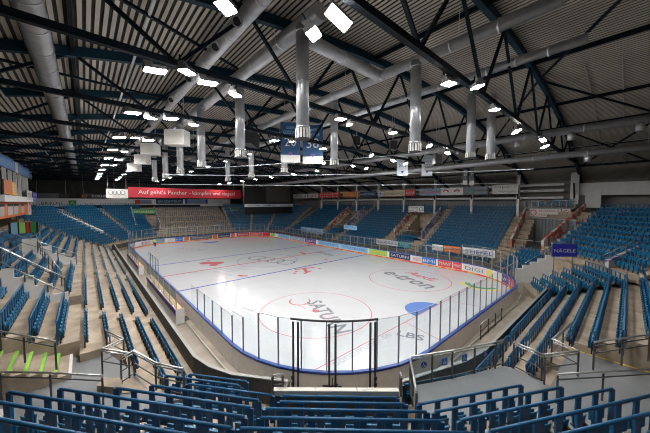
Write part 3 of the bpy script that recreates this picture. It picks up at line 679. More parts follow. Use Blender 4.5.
for x in (34.5, 37.5, 40.5, 43.5, 46.5, 49.5, 52.5):
    mb = MB(); mb.box((x, 12.1, 11.1), (0.28, 0.28, 3.1)); mb.build('window_post', 'fascia', t)
mb = MB(); mb.box((53.9, 12.2, 8.3), (2.6, 0.3, 2.6)); mb.build('end_panel', 'white', t)
mb = MB(); mb.box((53.9, 12.0, 8.3), (1.2, 0.1, 1.7)); mb.build('end_picture', 'redpat', t)
sign('blue fascia board with pale lettering above the gallery windows at the left edge', (33.0, 11.9), (53.6, 11.9), 12.5, 13.75, [(0, .46, 'adblue', 'AUDI SPORT', 'skyb', .5), (.46, .54, 'white', None, None, 0), (.54, 1, 'adblue', 'INGOLSTADT', 'skyb', .5)])
sign('dark sign at the far end of the blue fascia board', (53.8, 11.9), (56.2, 11.9), 12.4, 13.4, [(0, 1, 'navy', 'VIP', 'white', .4)])
sign('orange advert with a blue frame on the gallery balcony', (33.6, 11.6), (39.9, 11.6), 9.65, 11.1, [(0, 1, 'orange', None, None, 0), (.62, .98, 'yellow', 'E', 'white', .5)])
sign('white board with black lettering at the end of the gallery balcony', (46.5, 11.5), (51.2, 11.5), 9.2, 10.5, [(0, 1, 'white', 'ELEKTRO', 'black', .45)])
sign('navy square board at the far end of the gallery balcony', (52.0, 11.5), (56.8, 11.5), 9.0, 10.4, [(0, 1, 'royal', 'ING|BAU', 'white', .5)])
sign('white wall board with black lettering and a grey panel on the far fascia, left end', (78.0, 13.6), (78.0, 8.0), 7.9, 9.5, [(0, 1, 'white', None, None, 0), (.1, .75, 'white', 'BRAUN', 'black', .34)])
sign('small green emblem board at the left end of the far fascia', (77.96, 8.7), (77.96, 7.0), 8.0, 9.4, [(0, 1, 'white', None, None, 0), (.12, .88, 'green', 'A', 'lime', .6)])
sign('dark board with orange mark high on the far wall, left of the ring board', (80, 6.5), (80, -0.5), 9.9, 11.0, [(0, 1, 'black', None, None, 0), (.02, .2, 'black', 'e', 'orange', .6), (.25, .98, 'black', 'KORNBURG', 'banner', .5)], hang=True)
sign('dark board with pale square high on the far wall, farthest left', (80, 14.0), (80, 8.5), 9.9, 11.0, [(0, 1, 'black', None, None, 0), (.1, .7, 'greyad', None, None, 0)], hang=True)
sign('dark framed picture board with green and pink patches on the upper left rail', (22.5, 9.9), (22.0, 8.4), 6.6, 7.4, [(0, 1, 'black', None, None, 0), (.08, .3, 'skyb', None, None, 0), (.36, .56, 'lime', None, None, 0), (.6, .7, 'red', None, None, 0), (.74, .92, 'green', None, None, 0)])
# royal blue sign with white lettering at the far end of the near end stand
sign('royal blue sign with white lettering on a post beyond the right rows', (-2.3, -24.9), (-3.75, -26.5), 4.05, 5.2, [(0, 1, 'royal', 'N\u00c4GELE', 'white', .34)], posts=1.3)

# ------------------------------------------------------------------ handrails
def railing(label, pts, h=1.05, every=1.4, mids=(0.55,), r=0.034, group=None, name='handrail', postm='post', glass=False, top2=True):
    pts = [V(p) for p in pts]; t = thing(name, label, 'handrail', pts[0], group)
    up = V((0, 0, h))
    mb = MB(); mb.tube([p + up for p in pts], r, 8); mb.build('top_rail', 'inox', t, True)
    if top2:
        mb = MB(); mb.tube([p + up - V((0, 0, 0.11)) for p in pts], r * 0.8, 8); mb.build('lower_rail', 'inox', t, True)
    for f in mids:
        mb = MB(); mb.tube([p + up * f for p in pts], r * 0.7, 6); mb.build('mid_rail', 'post', t, True)
    for a, b in zip(pts, pts[1:]):
        n = max(1, round((b - a).length / every))
        for i in range(n + (1 if b is pts[-1] else 0)):
            p = a.lerp(b, i / n); mb = MB(); mb.box(p + V((0, 0, h / 2 - 0.03)), (0.06, 0.06, h - 0.06)); mb.build('post', postm, t)
    if glass:
        for a, b in zip(pts, pts[1:]):
            mb = MB(); m_ = (a + b) / 2; mb.bar(a + V((0, 0, h * 0.48)), b + V((0, 0, h * 0.48)), 0.012, h * 0.8); mb.build('infill_pane', 'glassb', t)
    return t
def z3(z, *ps): return [(p[0], p[1], z) for p in ps]
railing('stainless guard rail along the front edge of the right wheelchair platform', z3(1.62, (-1.27, -3.52), (-2.14, -5.17), (-3.09, -7.27), (-3.25, -7.72)), 1.18, 1.15, (0.1,), glass=True)
railing('stainless guard rail turning back from the platform beside the short stair, right', z3(1.62, (-3.6, -7.86), (-4.72, -7.55)), 1.18, 1.2, (0.1, 0.5))
railing('stainless stair rail from the platform corner up beside the corner seats', [(-1.3, -3.4, 1.62), (-2.5, -1.75, 1.75)], 1.15, 1.0, (0.3,))
railing('angled stainless rail at the foot of the right rows beside the short stair', z3(1.62, (-4.98, -12.9), (-4.62, -9.65), (-5.53, -9.23), (-4.6, -7.75)), 1.08, 1.6, (0.5,))
railing('angled stainless rail at the foot of the lower left rows', z3(1.62, (9.66, 5.25), (8.19, 4.72), (7.75, 5.49), (6.64, 4.68)), 1.08, 1.6, (0.5,))
railing('stainless rail around the front of the left landing', z3(1.62, (6.36, 4.96), (6.71, 4.5), (5.1, 4.0), (3.95, 3.3)), 1.08, 1.2, (0.1, 0.5))
railing('long double stainless rail across the back of the left landing', z3(1.62, (8.19, 8.31), (6.9, 6.95), (5.45, 5.56)), 1.08, 1.5, (0.82,), top2=False)
railing('long double stainless rail across the back of the right landing', z3(1.62, (-5.23, -6.59), (-6.3, -8.0), (-7.6, -9.75)), 1.08, 1.5, (0.82,), top2=False)
railing('double stainless rail above the green striped steps at the left edge', z3(2.5, (11.6, 9.55), (10.07, 8.56), (8.9, 7.78), (7.46, 6.82)), 1.1, 1.3, (0.8,), top2=False)
railing('stainless rail at the start of the upper right rows, right edge', z3(2.36, (-6.0, -8.64), (-7.44, -11.16)), 1.1, 1.4, (0.6, 0.85), top2=False)
railing('stainless rail sloping down beside the left gangway mouth', [(17.5, 11.0, 6.1), (17.5, 9.56, 5.1), (17.5, 7.59, 3.4), (17.5, 6.95, 2.9)], 1.1, 1.3, (0.85,), top2=False)
railing('lower stainless rail sloping down on the stepped wall of the left gangway mouth', [(17.3, 9.59, 4.9), (17.3, 7.71, 3.2), (17.3, 7.0, 2.6)], 0.5, 1.3, (), top2=False)
railing('short stainless rail left of the gate recess', [(1.3, 1.15, 2.08), (1.75, 0.45, 1.6)], 0.75, 0.8, (0.5,))
railing('short stainless rail right of the gate recess', [(-1.35, -2.7, 1.64), (-0.9, -3.35, 1.3)], 0.75, 0.8, (0.5,))
railing('small frame rail on the walkway behind the right end boards', z3(0.0, (-0.62, -13.0), (-0.62, -17.3)), 1.0, 1.4, (0.5,), postm='post', top2=False)
railing('stainless rail climbing beside the short rows at the entrance walls', [(0.9, -30.9, 0.95), (-0.2, -32.6, 1.97), (-0.9, -34.0, 2.75)], 1.1, 0.8, (0.5,), top2=False)
railing('stainless rail climbing with the striped stair at the right edge', [(-5.4, -27.9, 3.3), (-7.95, -32.7, 4.9)], 1.0, 0.9, (0.5,), top2=False)
railing('stainless rail across the right gangway mouth of the back stand', z3(2.8, (4.2, -37.2), (-1.2, -37.2)), 1.1, 0.9, (0.5,), top2=False)
railing('stainless rail across the middle gangway mouth of the back stand', z3(2.8, (22.3, -37.2), (16.8, -37.2)), 1.1, 0.9, (0.5,), top2=False)
railing('stainless rail across the left gangway mouth of the back stand', z3(2.8, (40.3, -37.2), (35.0, -37.2)), 1.1, 0.9, (0.5,), top2=False)
railing('stainless rail running up the upper left seats to the far gallery', [(19.5, 7.2, 3.0), (25.0, 8.4, 3.8), (31.0, 9.4, 4.6)], 1.1, 1.5, (0.5,), top2=False)
railing('pale rail sloping between the lower and upper left seats far back', [(29.6, 6.6, 2.7), (29.6, 11.8, 5.6)], 1.1, 1.4, (0.5,), top2=False)

# wheelchair signs on the platform rail
for i, (a, b, f) in enumerate((((-1.27, -3.52), (-2.14, -5.17), 0.28), ((-1.27, -3.52), (-2.14, -5.17), 0.78), ((-2.14, -5.17), (-3.09, -7.27), 0.25), ((-2.14, -5.17), (-3.09, -7.27), 0.72))):
    p = V((*a, 0)).lerp(V((*b, 0)), f); d = (V((*b, 0)) - V((*a, 0))).normalized(); n = V((-d.y, d.x, 0)) * -1
    c = p + n * -0.05 * -1 + V((0, 0, 2.45)); 
    side = V((-0.9, 0.45, 0)).normalized(); c = p + side * 0.05 + V((0, 0, 2.42))
    t = thing('wheelchair_sign', 'small blue wheelchair sign on the platform rail, %s from the left' % ord_[i], 'sign', c, 'wheelchair signs on the platform rail')
    X = -d if (-d).cross(V((0, 0, 1))).dot(side) > 0 else d
    if i in (0, 3):
        mb = MB(); pts = [c + X * 0.13 * math.cos(a) + V((0, 0, 0.13 * math.sin(a))) for a in [2 * math.pi * j / 20 for j in range(20)]]; mb.add([p for p in pts] + [p - side * 0.012 for p in pts], [tuple(range(20)), tuple(range(20, 40))[::-1]] + [(j, j + 20, (j + 1) % 20 + 20, (j + 1) % 20) for j in range(20)]); mb.build('plate', 'royal', t)
    else:
        mb = MB(); mb.bar(c - X * 0.13, c + X * 0.13, 0.012, 0.28); mb.build('plate', 'adblue', t)
    mb = MB(); o = side * 0.012
    def lp(x, y): return c + o + X * x + V((0, 0, y))
    for j in range(9):
        a0 = rad(150 + 25 * j); a1 = rad(150 + 25 * (j + 1)); mb.quad(*[lp(-0.01 + q * math.cos(a), -0.03 + q * math.sin(a)) for q, a in ((.045, a0), (.062, a0), (.062, a1), (.045, a1))])
    mb.bar(lp(-0.02, 0.06), lp(-0.01, -0.02), 0.004, 0.018, X); mb.bar(lp(-0.01, -0.01), lp(0.05, -0.01), 0.004, 0.016); mb.bar(lp(0.05, -0.01), lp(0.07, -0.07), 0.004, 0.016, X); mb.bar(lp(-0.035, 0.085), lp(-0.005, 0.085), 0.004, 0.03)
    mb.build('wheelchair_symbol', 'white', t)

# stepped white walls and gangway mouths
def whitewall(name, label, x, steps, t=0.18):
    o = thing(name, label, 'wall', (x, steps[0][0], 0))
    mb = MB()
    for y0, y1, z0, z1 in steps: mb.box((x, (y0 + y1) / 2, (z0 + z1) / 2), (t, abs(y1 - y0), z1 - z0))
    mb.build('wall_block', 'white', o); return o
whitewall('stepped_wall', 'stepped white wall beside the left gangway mouth under the sloping rail', 17.45, [(9.9, 9.1, 2.2, 4.95), (9.1, 8.3, 1.9, 4.35), (8.3, 7.5, 1.7, 3.7), (7.5, 6.8, 1.62, 3.0)])
mb = MB(); mb.prism([(7.9, 8.9), (7.35, 7.95), (6.9, 8.2), (7.2, 9.4)], 1.6, 1.66); struct('floor_landing_left_lit_patch', mb, 'white')  # pale slab, white colour stands in for light on the landing floor
def gang(a, b, my_y, z, label, m1, m2, i, slant=None):
    t = thing('gangway_mouth', label, 'gangway', ((a + b) / 2, -37.5, z), 'gangway mouths of the back stand')
    mb = MB(); mb.box(((a + b) / 2, -40.6, z - 0.1), (b - a - 0.1, 6.6, 0.2)); mb.build('floor_slab', 'landing', t)
    mb = MB(); mb.box(((a + b) / 2, -44.3, z + 1.75), (b - a - 0.1, 0.3, 3.5)); mb.build('rear_wall', 'wallgrey', t)
    mb = MB(); mb.box(((a + b) / 2 - 0.4, -44.1, z + 1.2), ((b - a) * 0.7, 0.1, 2.4)); mb.build('door_opening', 'greyad', t)
    for x, mm, s in ((a + 0.12, m1, 0), (b - 0.12, m2, 1)):
        if slant and s == 0:
            mb = MB(); mb.add([(sx + dx, y, zz) for dx in (-0.12, 0.12) for sx, y, zz in slant], [(0, 1, 2, 3), (7, 6, 5, 4), (0, 4, 5, 1), (1, 5, 6, 2), (2, 6, 7, 3), (3, 7, 4, 0)]); mb.build('flank_wall', mm, t); continue
        mb = MB(); mb.add([(x + dx, y, zz) for dx in (-0.1, 0.1) for y, zz in ((-37.0, 2.4), (-37.0, 3.9), (-43.8, 8.0), (-43.8, z))], [(0, 1, 2, 3), (7, 6, 5, 4), (0, 4, 5, 1), (1, 5, 6, 2), (2, 6, 7, 3), (3, 7, 4, 0)]); mb.build('flank_wall', mm, t)
    mb = MB()
    for k in range(7): mb.box((b - 0.9, -38.2 - 0.8 * k, z + 0.25 + 0.25 * k), (1.2, 0.8, 0.5 + 0.5 * k))
    mb.build('stair_flight', 'conc', t)
    mb = MB(); mb.box(((a + b) / 2, -43.9, z + 3.2), (0.5, 0.06, 0.2)); mb.build('exit_light', 'exitw', t)
gang(*VOMS[0], 0, 2.85, 'gangway mouth of the back stand near the yellow board, left of three', 'purpat', 'redpat', 0)
gang(*VOMS[1], 0, 2.85, 'gangway mouth of the back stand under the white and green board, middle of three', 'purpat', 'redpat', 1)
gang(*VOMS[2], 0, 2.85, 'gangway mouth of the back stand under the bakery board, right of three', 'redpat', 'redpat', 2, ((0.15, -35.4, 2.6), (0.15, -35.4, 4.3), (-2.75, -43.4, 8.7), (-2.75, -43.4, 7.2)))
cu0, cu1 = [mir(p, False, True) for p in span('L', 12.95, (0.30, 0.97))]
t = thing('door_curtain', 'dark grey curtain closing the gangway under the bakery board', 'curtain', (cu0.x, cu0.y, 2.86))
mb = MB(); n_ = 24
for j in range(n_):
    a = cu0 + (cu1 - cu0) * j / n_; b = cu0 + (cu1 - cu0) * (j + 1) / n_; q = V((0.05, 0.05)) if j % 2 else V((0, 0)); r_ = V((0, 0)) if j % 2 else V((0.05, 0.05))
    mb.bar((*(a + q), 4.75), (*(b + r_), 4.75), 0.03, 3.7)
mb.build('cloth', 'greyad', t)
mb = MB(); mb.bar((*cu0, 6.66), (*cu1, 6.66), 0.08, 0.10); mb.build('curtain_rail', 'conduit', t)
for (y0, y1, w) in ((-7.5, -2.7, 'left'), (-32.5, -27, 'right')):
    t = thing('gangway_mouth', 'gangway mouth of the far stand under the %s green sign' % w, 'gangway', (68, (y0 + y1) / 2, 2.85))
    mb = MB(); mb.box((73.3, (y0 + y1) / 2, 4.6), (0.3, y1 - y0, 3.2)); mb.build('rear_wall', 'wallgrey', t)
    mb = MB(); mb.box((70.4, (y0 + y1) / 2, 2.75), (5.8, y1 - y0 - 0.1, 0.2)); mb.build('floor_slab', 'landing', t)
    for y in (y0, y1):
        mb = MB(); mb.add([(x, y + dy, zz) for dy in (-0.12, 0.12) for x, zz in ((67.3, 2.4), (67.3, 3.9), (74.5, 8.0), (74.5, 2.85))], [(0, 1, 2, 3), (7, 6, 5, 4), (0, 4, 5, 1), (1, 5, 6, 2), (2, 6, 7, 3), (3, 7, 4, 0)]); mb.build('flank_wall', 'purpat', t)
t = thing('upper_gallery', 'small upper seat gallery with a pale rail above the bakery board', 'gallery', (1.2, -45.6, 8.0))
mb = MB(); mb.box((1.2, -46.2, 8.02), (5.6, 3.0, 0.2)); mb.build('floor_slab', 'wallgrey', t)
mb = MB(); mb.box((1.2, -46.9, 8.35), (5.6, 1.2, 0.45)); mb.build('upper_step', 'wallgrey', t)
mb = MB(); mb.bar((-1.6, -44.72, 9.1), (4.0, -44.72, 9.1), 0.05, 0.06); mb.build('top_rail', 'conduit', t)
for j in range(8):
    mb = MB(); mb.box((-1.6 + 0.8 * j, -44.72, 8.6), (0.06, 0.06, 1.0)); mb.build('rail_post', 'conduit', t)
FLK0, FLK1 = (60.2, 3.3, 2.4), (64.2, 9.5, 6.2)
t = thing('stair_flank', 'pale sloping stair flank wall through the far left corner seats', 'stair', FLK0)
mb = MB(); mb.add([(x, y + dy, z + dz) for dy in (-0.15, 0.15) for (x, y, z), dz in ((FLK0, -0.6), (FLK0, 1.0), (FLK1, 1.0), (FLK1, -0.6))], [(0, 1, 2, 3), (7, 6, 5, 4), (0, 4, 5, 1), (1, 5, 6, 2), (2, 6, 7, 3), (3, 7, 4, 0)]); mb.build('flank_panel', 'fascia', t)
whitewall('stepped_wall', 'pale stepped wall beside the second left gangway, beyond the near one', 30.0, [(10.2, 9.2, 2.6, 5.5), (9.2, 8.3, 2.4, 4.7), (8.3, 7.4, 2.2, 3.9), (7.4, 6.6, 2.0, 3.4)])
# purple striped stair at the right edge and red/white entrance walls in the right corner
t = thing('entrance_wall', 'low white entrance walls with a red board at the right rink corner', 'wall', (0.4, -32.6, 0))
mb = MB(); mb.bar((1.25, -31.8, 0.55), (-0.45, -33.35, 0.55), 0.2, 1.1); mb.build('front_wall', 'white', t)
mb = MB()
for k in range(1, 7):
    a, b = span('C', k - 1 + 0.1, (0.76, 0.8)); c, d = span('C', k + 0.1, (0.76, 0.8))
    mb.prism([mir(p, False, True) for p in (a, b, d, c)], 0.0, zt(k) + 0.75)
mb.build('stepped_wall', 'white', t)
mb = MB(); mb.bar((0.55, -32.25, 0.95), (-0.75, -33.4, 0.95), 0.24, 1.9); mb.build('middle_wall', 'white', t)
mb = MB(); mb.bar((0.55, -32.05, 0.95), (-0.45, -32.93, 0.95), 0.06, 1.2); b = mb.build('red_board', 'orange', t); b['label'] = 'red board'
t = thing('stair_flank', 'violet and white striped stair flank wall at the right edge', 'stair', (-5.9, -29.0, 2.9))
mb = MB(); mb.add([(x + dx, y, z) for dx in (-0.12, 0.12) for x, y, z in ((-5.55, -27.8, 2.9), (-5.55, -27.8, 3.85), (-8.1, -32.6, 5.45), (-8.1, -32.6, 4.4))], [(0, 1, 2, 3), (7, 6, 5, 4), (0, 4, 5, 1), (1, 5, 6, 2), (2, 6, 7, 3), (3, 7, 4, 0)]); mb.build('flank_panel', 'purpat', t)
mb = MB(); mb.bar((-5.55, -27.8, 1.6), (-8.1, -32.6, 2.6), 0.3, 3.2); mb.build('flank_base', 'conc', t)

# green striped half steps and treads in the aisle at the left edge
for i in range(7):
    y0 = 6.45 + 0.41 * i; zz = 1.81 + 0.19 * i; y1 = y0 + 0.41 if i < 6 else 10.4
    t = thing('striped_step', 'beige aisle step with a %s edge stripe at the left edge, %s from below' % ('green' if i else 'white', ord_[i]), 'step', (9.2, y0, 1.62), 'striped aisle steps at the left edge')
    mb = MB(); mb.box((9.2, (y0 + y1) / 2, (zz + 1.60) / 2), (1.98, y1 - y0, zz - 1.60)); mb.build('step_block', 'conc', t)
    mb = MB(); mb.box((9.2, y0 + 0.05, zz + 0.005), (1.98, 0.10, 0.010)); mb.build('edge_stripe', 'greenstripe' if i else 'white', t)

# ------------------------------------------------------------------ seat rails and seats
RAILH = 1.05; PITCH_ = 0.52
seats = []            # (position, rotation, row key)
railcount = [0]
rowname = ['front', 'second', 'third', 'fourth', 'fifth', 'sixth', 'seventh', 'eighth', 'ninth', 'tenth', 'eleventh', 'twelfth', 'thirteenth', 'fourteenth', 'fifteenth', 'sixteenth', 'seventeenth', 'top']
postmesh = {}
def postproto(h):
    if h not in postmesh:
        mb = MB(); mb.box((0, 0, h / 2), (0.18, 0.045, h)); o = mb.build('post', 'blue'); postmesh[h] = o.data; bpy.data.objects.remove(o)
    return postmesh[h]
def railrow(a, b, k, block, mx=False, my=False, seg='S', detail=True, has_seats=True, rail=True, drop=0.0, pitch=PITCH_):
    A = mir(a, mx, my); B = mir(b, mx, my); z = zt(k) - drop; rh = RAILH + drop
    d = B - A; L = d.length
    if L < 0.5: return
    X = d.normalized(); o = OUT[seg]; o = V((-o.x if mx else o.x, -o.y if my else o.y))
    key = (rowname[k], block)
    n = max(1, int(L / pitch)); gap = (L - n * pitch) / 2
    ts = [gap + pitch * i for i in range(n + 1)]
    if rail:
        t = thing('seat_row_rail', 'blue tube rail behind the %s row of %s' % key, 'seat rail', (A.x, A.y, z), 'seat row rails of ' + block)
        P = A + X * ts[0]; Q = A + X * ts[-1]
        if detail:
            mb = MB(); mb.tube([(P.x, P.y, z + rh), (Q.x, Q.y, z + rh)], 0.042, 8); mb.build('top_rail', 'blue', t, True)
            me = postproto(round(rh - 0.02, 3)); rz = math.atan2(X.y, X.x)
            for s in ts:
                p = A + X * s; c = bpy.data.objects.new('post', me); COL.objects.link(c); c.parent = t; c.location = (p.x - A.x, p.y - A.y, 0); c.rotation_euler = (0, 0, rz)
        else:
            mb = MB(); mb.bar((P.x, P.y, z + rh), (Q.x, Q.y, z + rh), 0.05, 0.05)
            for s in ts:
                p = A + X * s; mb.bar((p.x, p.y, z), (p.x, p.y, z + rh), 0.10, 0.045, V((o.x, o.y, 0)))
            mb.build('rail_frame', 'blue', t)
    if has_seats:
        for s in ts[:-1]:
            p = A + X * (s + pitch / 2) - o * 0.10
            seats.append((V((p.x, p.y, z)), math.atan2(-o.y, -o.x) - math.pi / 2, key))   # local +Y faces the ice
def facet(seg, k, lo, hi): 
    a, b = ends(seg, k); return a + (b - a) * lo, a + (b - a) * hi
# near corner block
for k in range(2, 9):
    a, b = ends('C', k); dd = (b - a).normalized() * 0.12
    railrow(a + dd, b - dd, k, 'the middle corner block', seg='C', drop=0.42, pitch=0.64)
    a, b = ends('L', k); L = (b - a).length; m_ = min(L, [0, 0, 3.35, 4.4, 4.95, 5.9, 6.5, 7.2, 7.6][k])
    railrow(a, a + (b - a) * m_ / L, k, 'the left corner block', seg='L', drop=0.25, pitch=0.64)
    if k >= 3:
        a, b = ends('R', k); L = (b - a).length; m_ = min(L, [0, 0, 0, 3.9, 4.5, 5.4, 5.6, 5.8, 6.0][k])
        railrow(b, b + (a - b) * m_ / L, k, 'the right corner block', seg='R', drop=0.25, pitch=0.64)
for k in range(0, 2):
    a, b = ends('L', k); railrow(a + (b - a) * 0.32, b, k, 'the rows below the left landing', seg='L')
    if k == 0:
        a, b = ends('R', k); railrow(a, a + (b - a) * 0.8, k, 'the rows below the wheelchair platform', seg='R')
    p, q = span('E', k, (-11.4, None if k == 0 else -8.2)); railrow(p, q, k, 'the rows beyond the wheelchair platform', seg='E')
p, q = span('E', 2, (-11.4, -8.0)); railrow(p, q, 2, 'the rows beyond the wheelchair platform', seg='E')
for k in range(0, 10):
    hi = -11.9 if k < 4 else (-10.9 if k < 6 else -11.9)
    p, q = span('E', k, (-25.2, hi)); railrow(p, q, k, 'the long right block', seg='E')
for k in range(0, 5):
    x0 = ends('S', k)[0].x if k < 2 else (7.4 if k == 2 else 9.9)
    for (lo, hi, w) in ((x0, 14.8, 'the near lower left block'), (16.2, 28.8, 'the middle lower left block'), (30.2, 42.8, 'the far lower left block'), (44.3, 54.5, 'the farthest lower left block')):
        p, q = span('S', k, (lo, hi)); railrow(p, q, k, w, seg='S', rail=False)
for k in range(5, 12):
    for (lo, hi, w) in ((10.3, 16.1, 'the near upper left block'), (18.9, 28.3, 'the middle upper left block'), (30.4, 42.8, 'the far upper left block'), (44.3, 53.5, 'the farthest upper left block')):
        if lo < 10 and k > 9: continue
        p, q = span('S', k, (lo, hi)); railrow(p, q, k, w, seg='S', detail=lo < 12)
# back stand
for k in range(1, KMAX + 1):
    bl = [(53.5, 42.0, 'the left back block'), (33.6, 23.7, 'the left middle back block'), (15.3, 5.3, 'the right middle back block')]
    if k < 6: bl += [(39.4, 35.6, 'the low left back block'), (21.0, 17.6, 'the low middle back block')]
    if k > 14: bl += [(40.8, 35.0, 'the top left back block'), (22.3, 16.6, 'the top middle back block')]
    for hi, lo, w in bl:
        a, b = span('S', k, (lo, hi)); railrow(a, b, k, w, False, True, 'S', False)
# right corner block
for k in range(0, KMAX + 1):
    if k < 6: 
        a, b = ends('R', k); railrow(a, b, k, 'the curved low right block', False, True, 'R', False)
        a, b = ends('L', k); railrow(a, a + (b - a) * 0.55, k, 'the block by the entrance walls', False, True, 'L', False)
        if k >= 2:
            a, b = ends('C', k); railrow(a + (b - a) * 0.82, b, k, 'the short rows at the entrance walls', False, True, 'C', False)
    elif k >= 7:
        a, b = ends('R', k); railrow(a + (b - a) * 0.28, b, k, 'the upper right corner block', False, True, 'R', False)
        railrow(a, a + (b - a) * 0.16, k, 'the outermost upper right block', False, True, 'R', False)
        a, b = ends('C', k); L = (b - a).length; railrow(a, b, k, 'the block by the red stair', False, True, 'C', False)
        a, b = ends('L', k); railrow(a, a + (b - a) * (0.16 + 0.012 * (k - 7)), k, 'the short rows at the red stair', False, True, 'L', False)
# far corners and far end
for k in range(2, KMAX + 1):
    for seg in ('R', 'C', 'L'):
        a, b = ends(seg, k); w = {'R': 'right', 'C': 'middle', 'L': 'left'}[seg]
        a2, b2 = a + (b - a) * 0.06, a + (b - a) * 0.94
        railrow(a2, b2, k, 'the %s far left corner block' % w, True, False, seg, False)
        railrow(a2, b2, k, 'the %s block by the video wall' % {'R': 'left', 'C': 'middle', 'L': 'right'}[seg], True, True, seg, False)
    p, q = span('E', k, (-1.9, ends('E', k)[1].y - 0.1)); railrow(p, q, k, 'the block left of the green sign', True, False, 'E', False)
    if k % 3 == 0:
        p, q = span('E', k, (-24.4, -8.6)); railrow(p, q, k, 'the far standing terrace', True, False, 'E', False, has_seats=False)

for k_, (y_, z_, x0_, x1_) in enumerate(((-45.4, 8.12, -1.4, 3.8), (-46.6, 8.58, -1.4, 1.6))):
    for j_ in range(int((x1_ - x0_) / PITCH_)): seats.append((V((x0_ + PITCH_ * (j_ + 0.5), y_, z_)), 0.0, (rowname[k_], 'the upper gallery')))

# seats: the 300 that show largest are things of their own, the rest one mass
bpy.context.view_layer.update()
dg = bpy.context.evaluated_depsgraph_get()
def visible(p, rz):
    f = V((-math.sin(rz), math.cos(rz), 0)); c = 0
    for q in (p + V((0, 0, 0.62)), p + V((0, 0, 0.45)) + f * 0.15, p + V((0, 0, 0.62)) + V((f.y, -f.x, 0)) * 0.15):
        d = q - CAM; L = d.length
        hit, loc, *_ = SC.ray_cast(dg, CAM, d.normalized(), distance=L - 0.12)
        if not hit: c += 1
    return c
rank = []
for i, (p, rz, key) in enumerate(seats):
    if not seen(p + V((0, 0, 0.5)), -2): continue
    c = visible(p, rz)
    if c: rank.append(((p - CAM).length / c ** 0.5, i))
rank.sort(); near = set(i for _, i in rank[:300])
def backrest_mesh():
    mb = MB(); nx, nz = 5, 4; vs = []
    for s in (0, 1):
        for j in range(nz):
            for i in range(nx):
                x = -0.2 + 0.4 * i / (nx - 1); z = 0.30 + 0.30 * j / (nz - 1) - (0.035 * abs(2 * i / (nx - 1) - 1) ** 3 if j == nz - 1 else 0)
                y = 0.02 + 0.05 * (2 * i / (nx - 1) - 1) ** 2 - 0.04 * j / (nz - 1) - 0.022 * s; vs.append((x, y, z))
    n = nx * nz; fs = []
    for j in range(nz - 1):
        for i in range(nx - 1):
            a = j * nx + i; fs.append((a, a + nx, a + nx + 1, a + 1)); fs.append((n + a, n + a + 1, n + a + nx + 1, n + a + nx))
    per = [i for i in range(nx)] + [j * nx + nx - 1 for j in range(1, nz)] + [(nz - 1) * nx + i for i in range(nx - 2, -1, -1)] + [j * nx for j in range(nz - 2, 0, -1)]
    for a, b in zip(per, per[1:] + per[:1]): fs.append((a, b, n + b, n + a))
    return mb.add(vs, fs)
def pan_mesh():
    mb = MB(); mb.box((0, 0.11, 0.40), (0.38, 0.035, 0.36), Matrix.Rotation(rad(-6), 3, 'X')); mb.box((0, 0.10, 0.26), (0.32, 0.05, 0.05)); return mb
proto = None
for i, (p, rz, key) in enumerate(seats):
    if i not in near: continue
    lab = 'blue folding seat in the %s row of %s' % key; grp = 'folding seats, %s row of %s' % key
    if proto is None:
        proto = thing('folding_seat', lab, 'seat', p, grp, rz)
        backrest_mesh().build('backrest', 'seat', proto, True, local=True); pan_mesh().build('seat_pan', 'seatpan', proto, local=True)
        mb = MB(); mb.box((0, 0.06, 0.28), (0.44, 0.16, 0.04)); mb.box((-0.2, 0.0, 0.14), (0.04, 0.05, 0.28)); mb.box((0.2, 0.0, 0.14), (0.04, 0.05, 0.28)); mb.build('seat_bracket', 'black', proto, local=True)
    else:
        t = proto.copy(); COL.objects.link(t); t.location = p; t.rotation_euler = (0, 0, rz); t['label'] = lab; t['group'] = grp
        for c in proto.children:
            d = c.copy(); COL.objects.link(d); d.parent = t
mb = MB()
for i, (p, rz, key) in enumerate(seats):
    if i in near or not seen(p + V((0, 0, 0.5)), 150): continue
    Rm = Matrix.Rotation(rz, 3, 'Z')
    mb.box(p + Rm @ V((0, 0.0, 0.55)), (0.40, 0.045, 0.32), Rm); mb.box(p + Rm @ V((0, 0.11, 0.46)), (0.38, 0.04, 0.34), Rm)
tag(mb.build('folding_seats', 'seat'), 'blue folding seats in all the more distant rows around the rink', 'seats', kind='stuff')

# ------------------------------------------------------------------ rink boards and glass
per = []
def perim():
    """rink outline as (point, outward normal) for a length s from the middle of the near end, turning past the near corner"""
    segs = [('l', V((0, -15)), V((0, -R)), V((-1, 0))), ('a', V((R, -R)), 2 * H, H), ('l', V((R, 0)), V((60 - R, 0)), V((0, 1))), ('a', V((60 - R, -R)), H, 0), ('l', V((60, -R)), V((60, -30 + R)), V((1, 0))), ('a', V((60 - R, -30 + R)), 0, -H), ('l', V((60 - R, -30)), V((R, -30)), V((0, -1))), ('a', V((R, -30 + R)), -H, -2 * H), ('l', V((0, -30 + R)), V((0, -15)), V((-1, 0)))]
    return segs
SEG = perim()
def pts_of(seg, n=1):
    if seg[0] == 'l': return [(seg[1].lerp(seg[2], i / n), seg[3]) for i in range(n + 1)]
    out = []
    for i in range(n + 1):
        a = seg[2] + (seg[3] - seg[2]) * i / n; out.append((seg[1] + V((math.cos(a), math.sin(a))) * R, V((math.cos(a), math.sin(a)))))
    return out
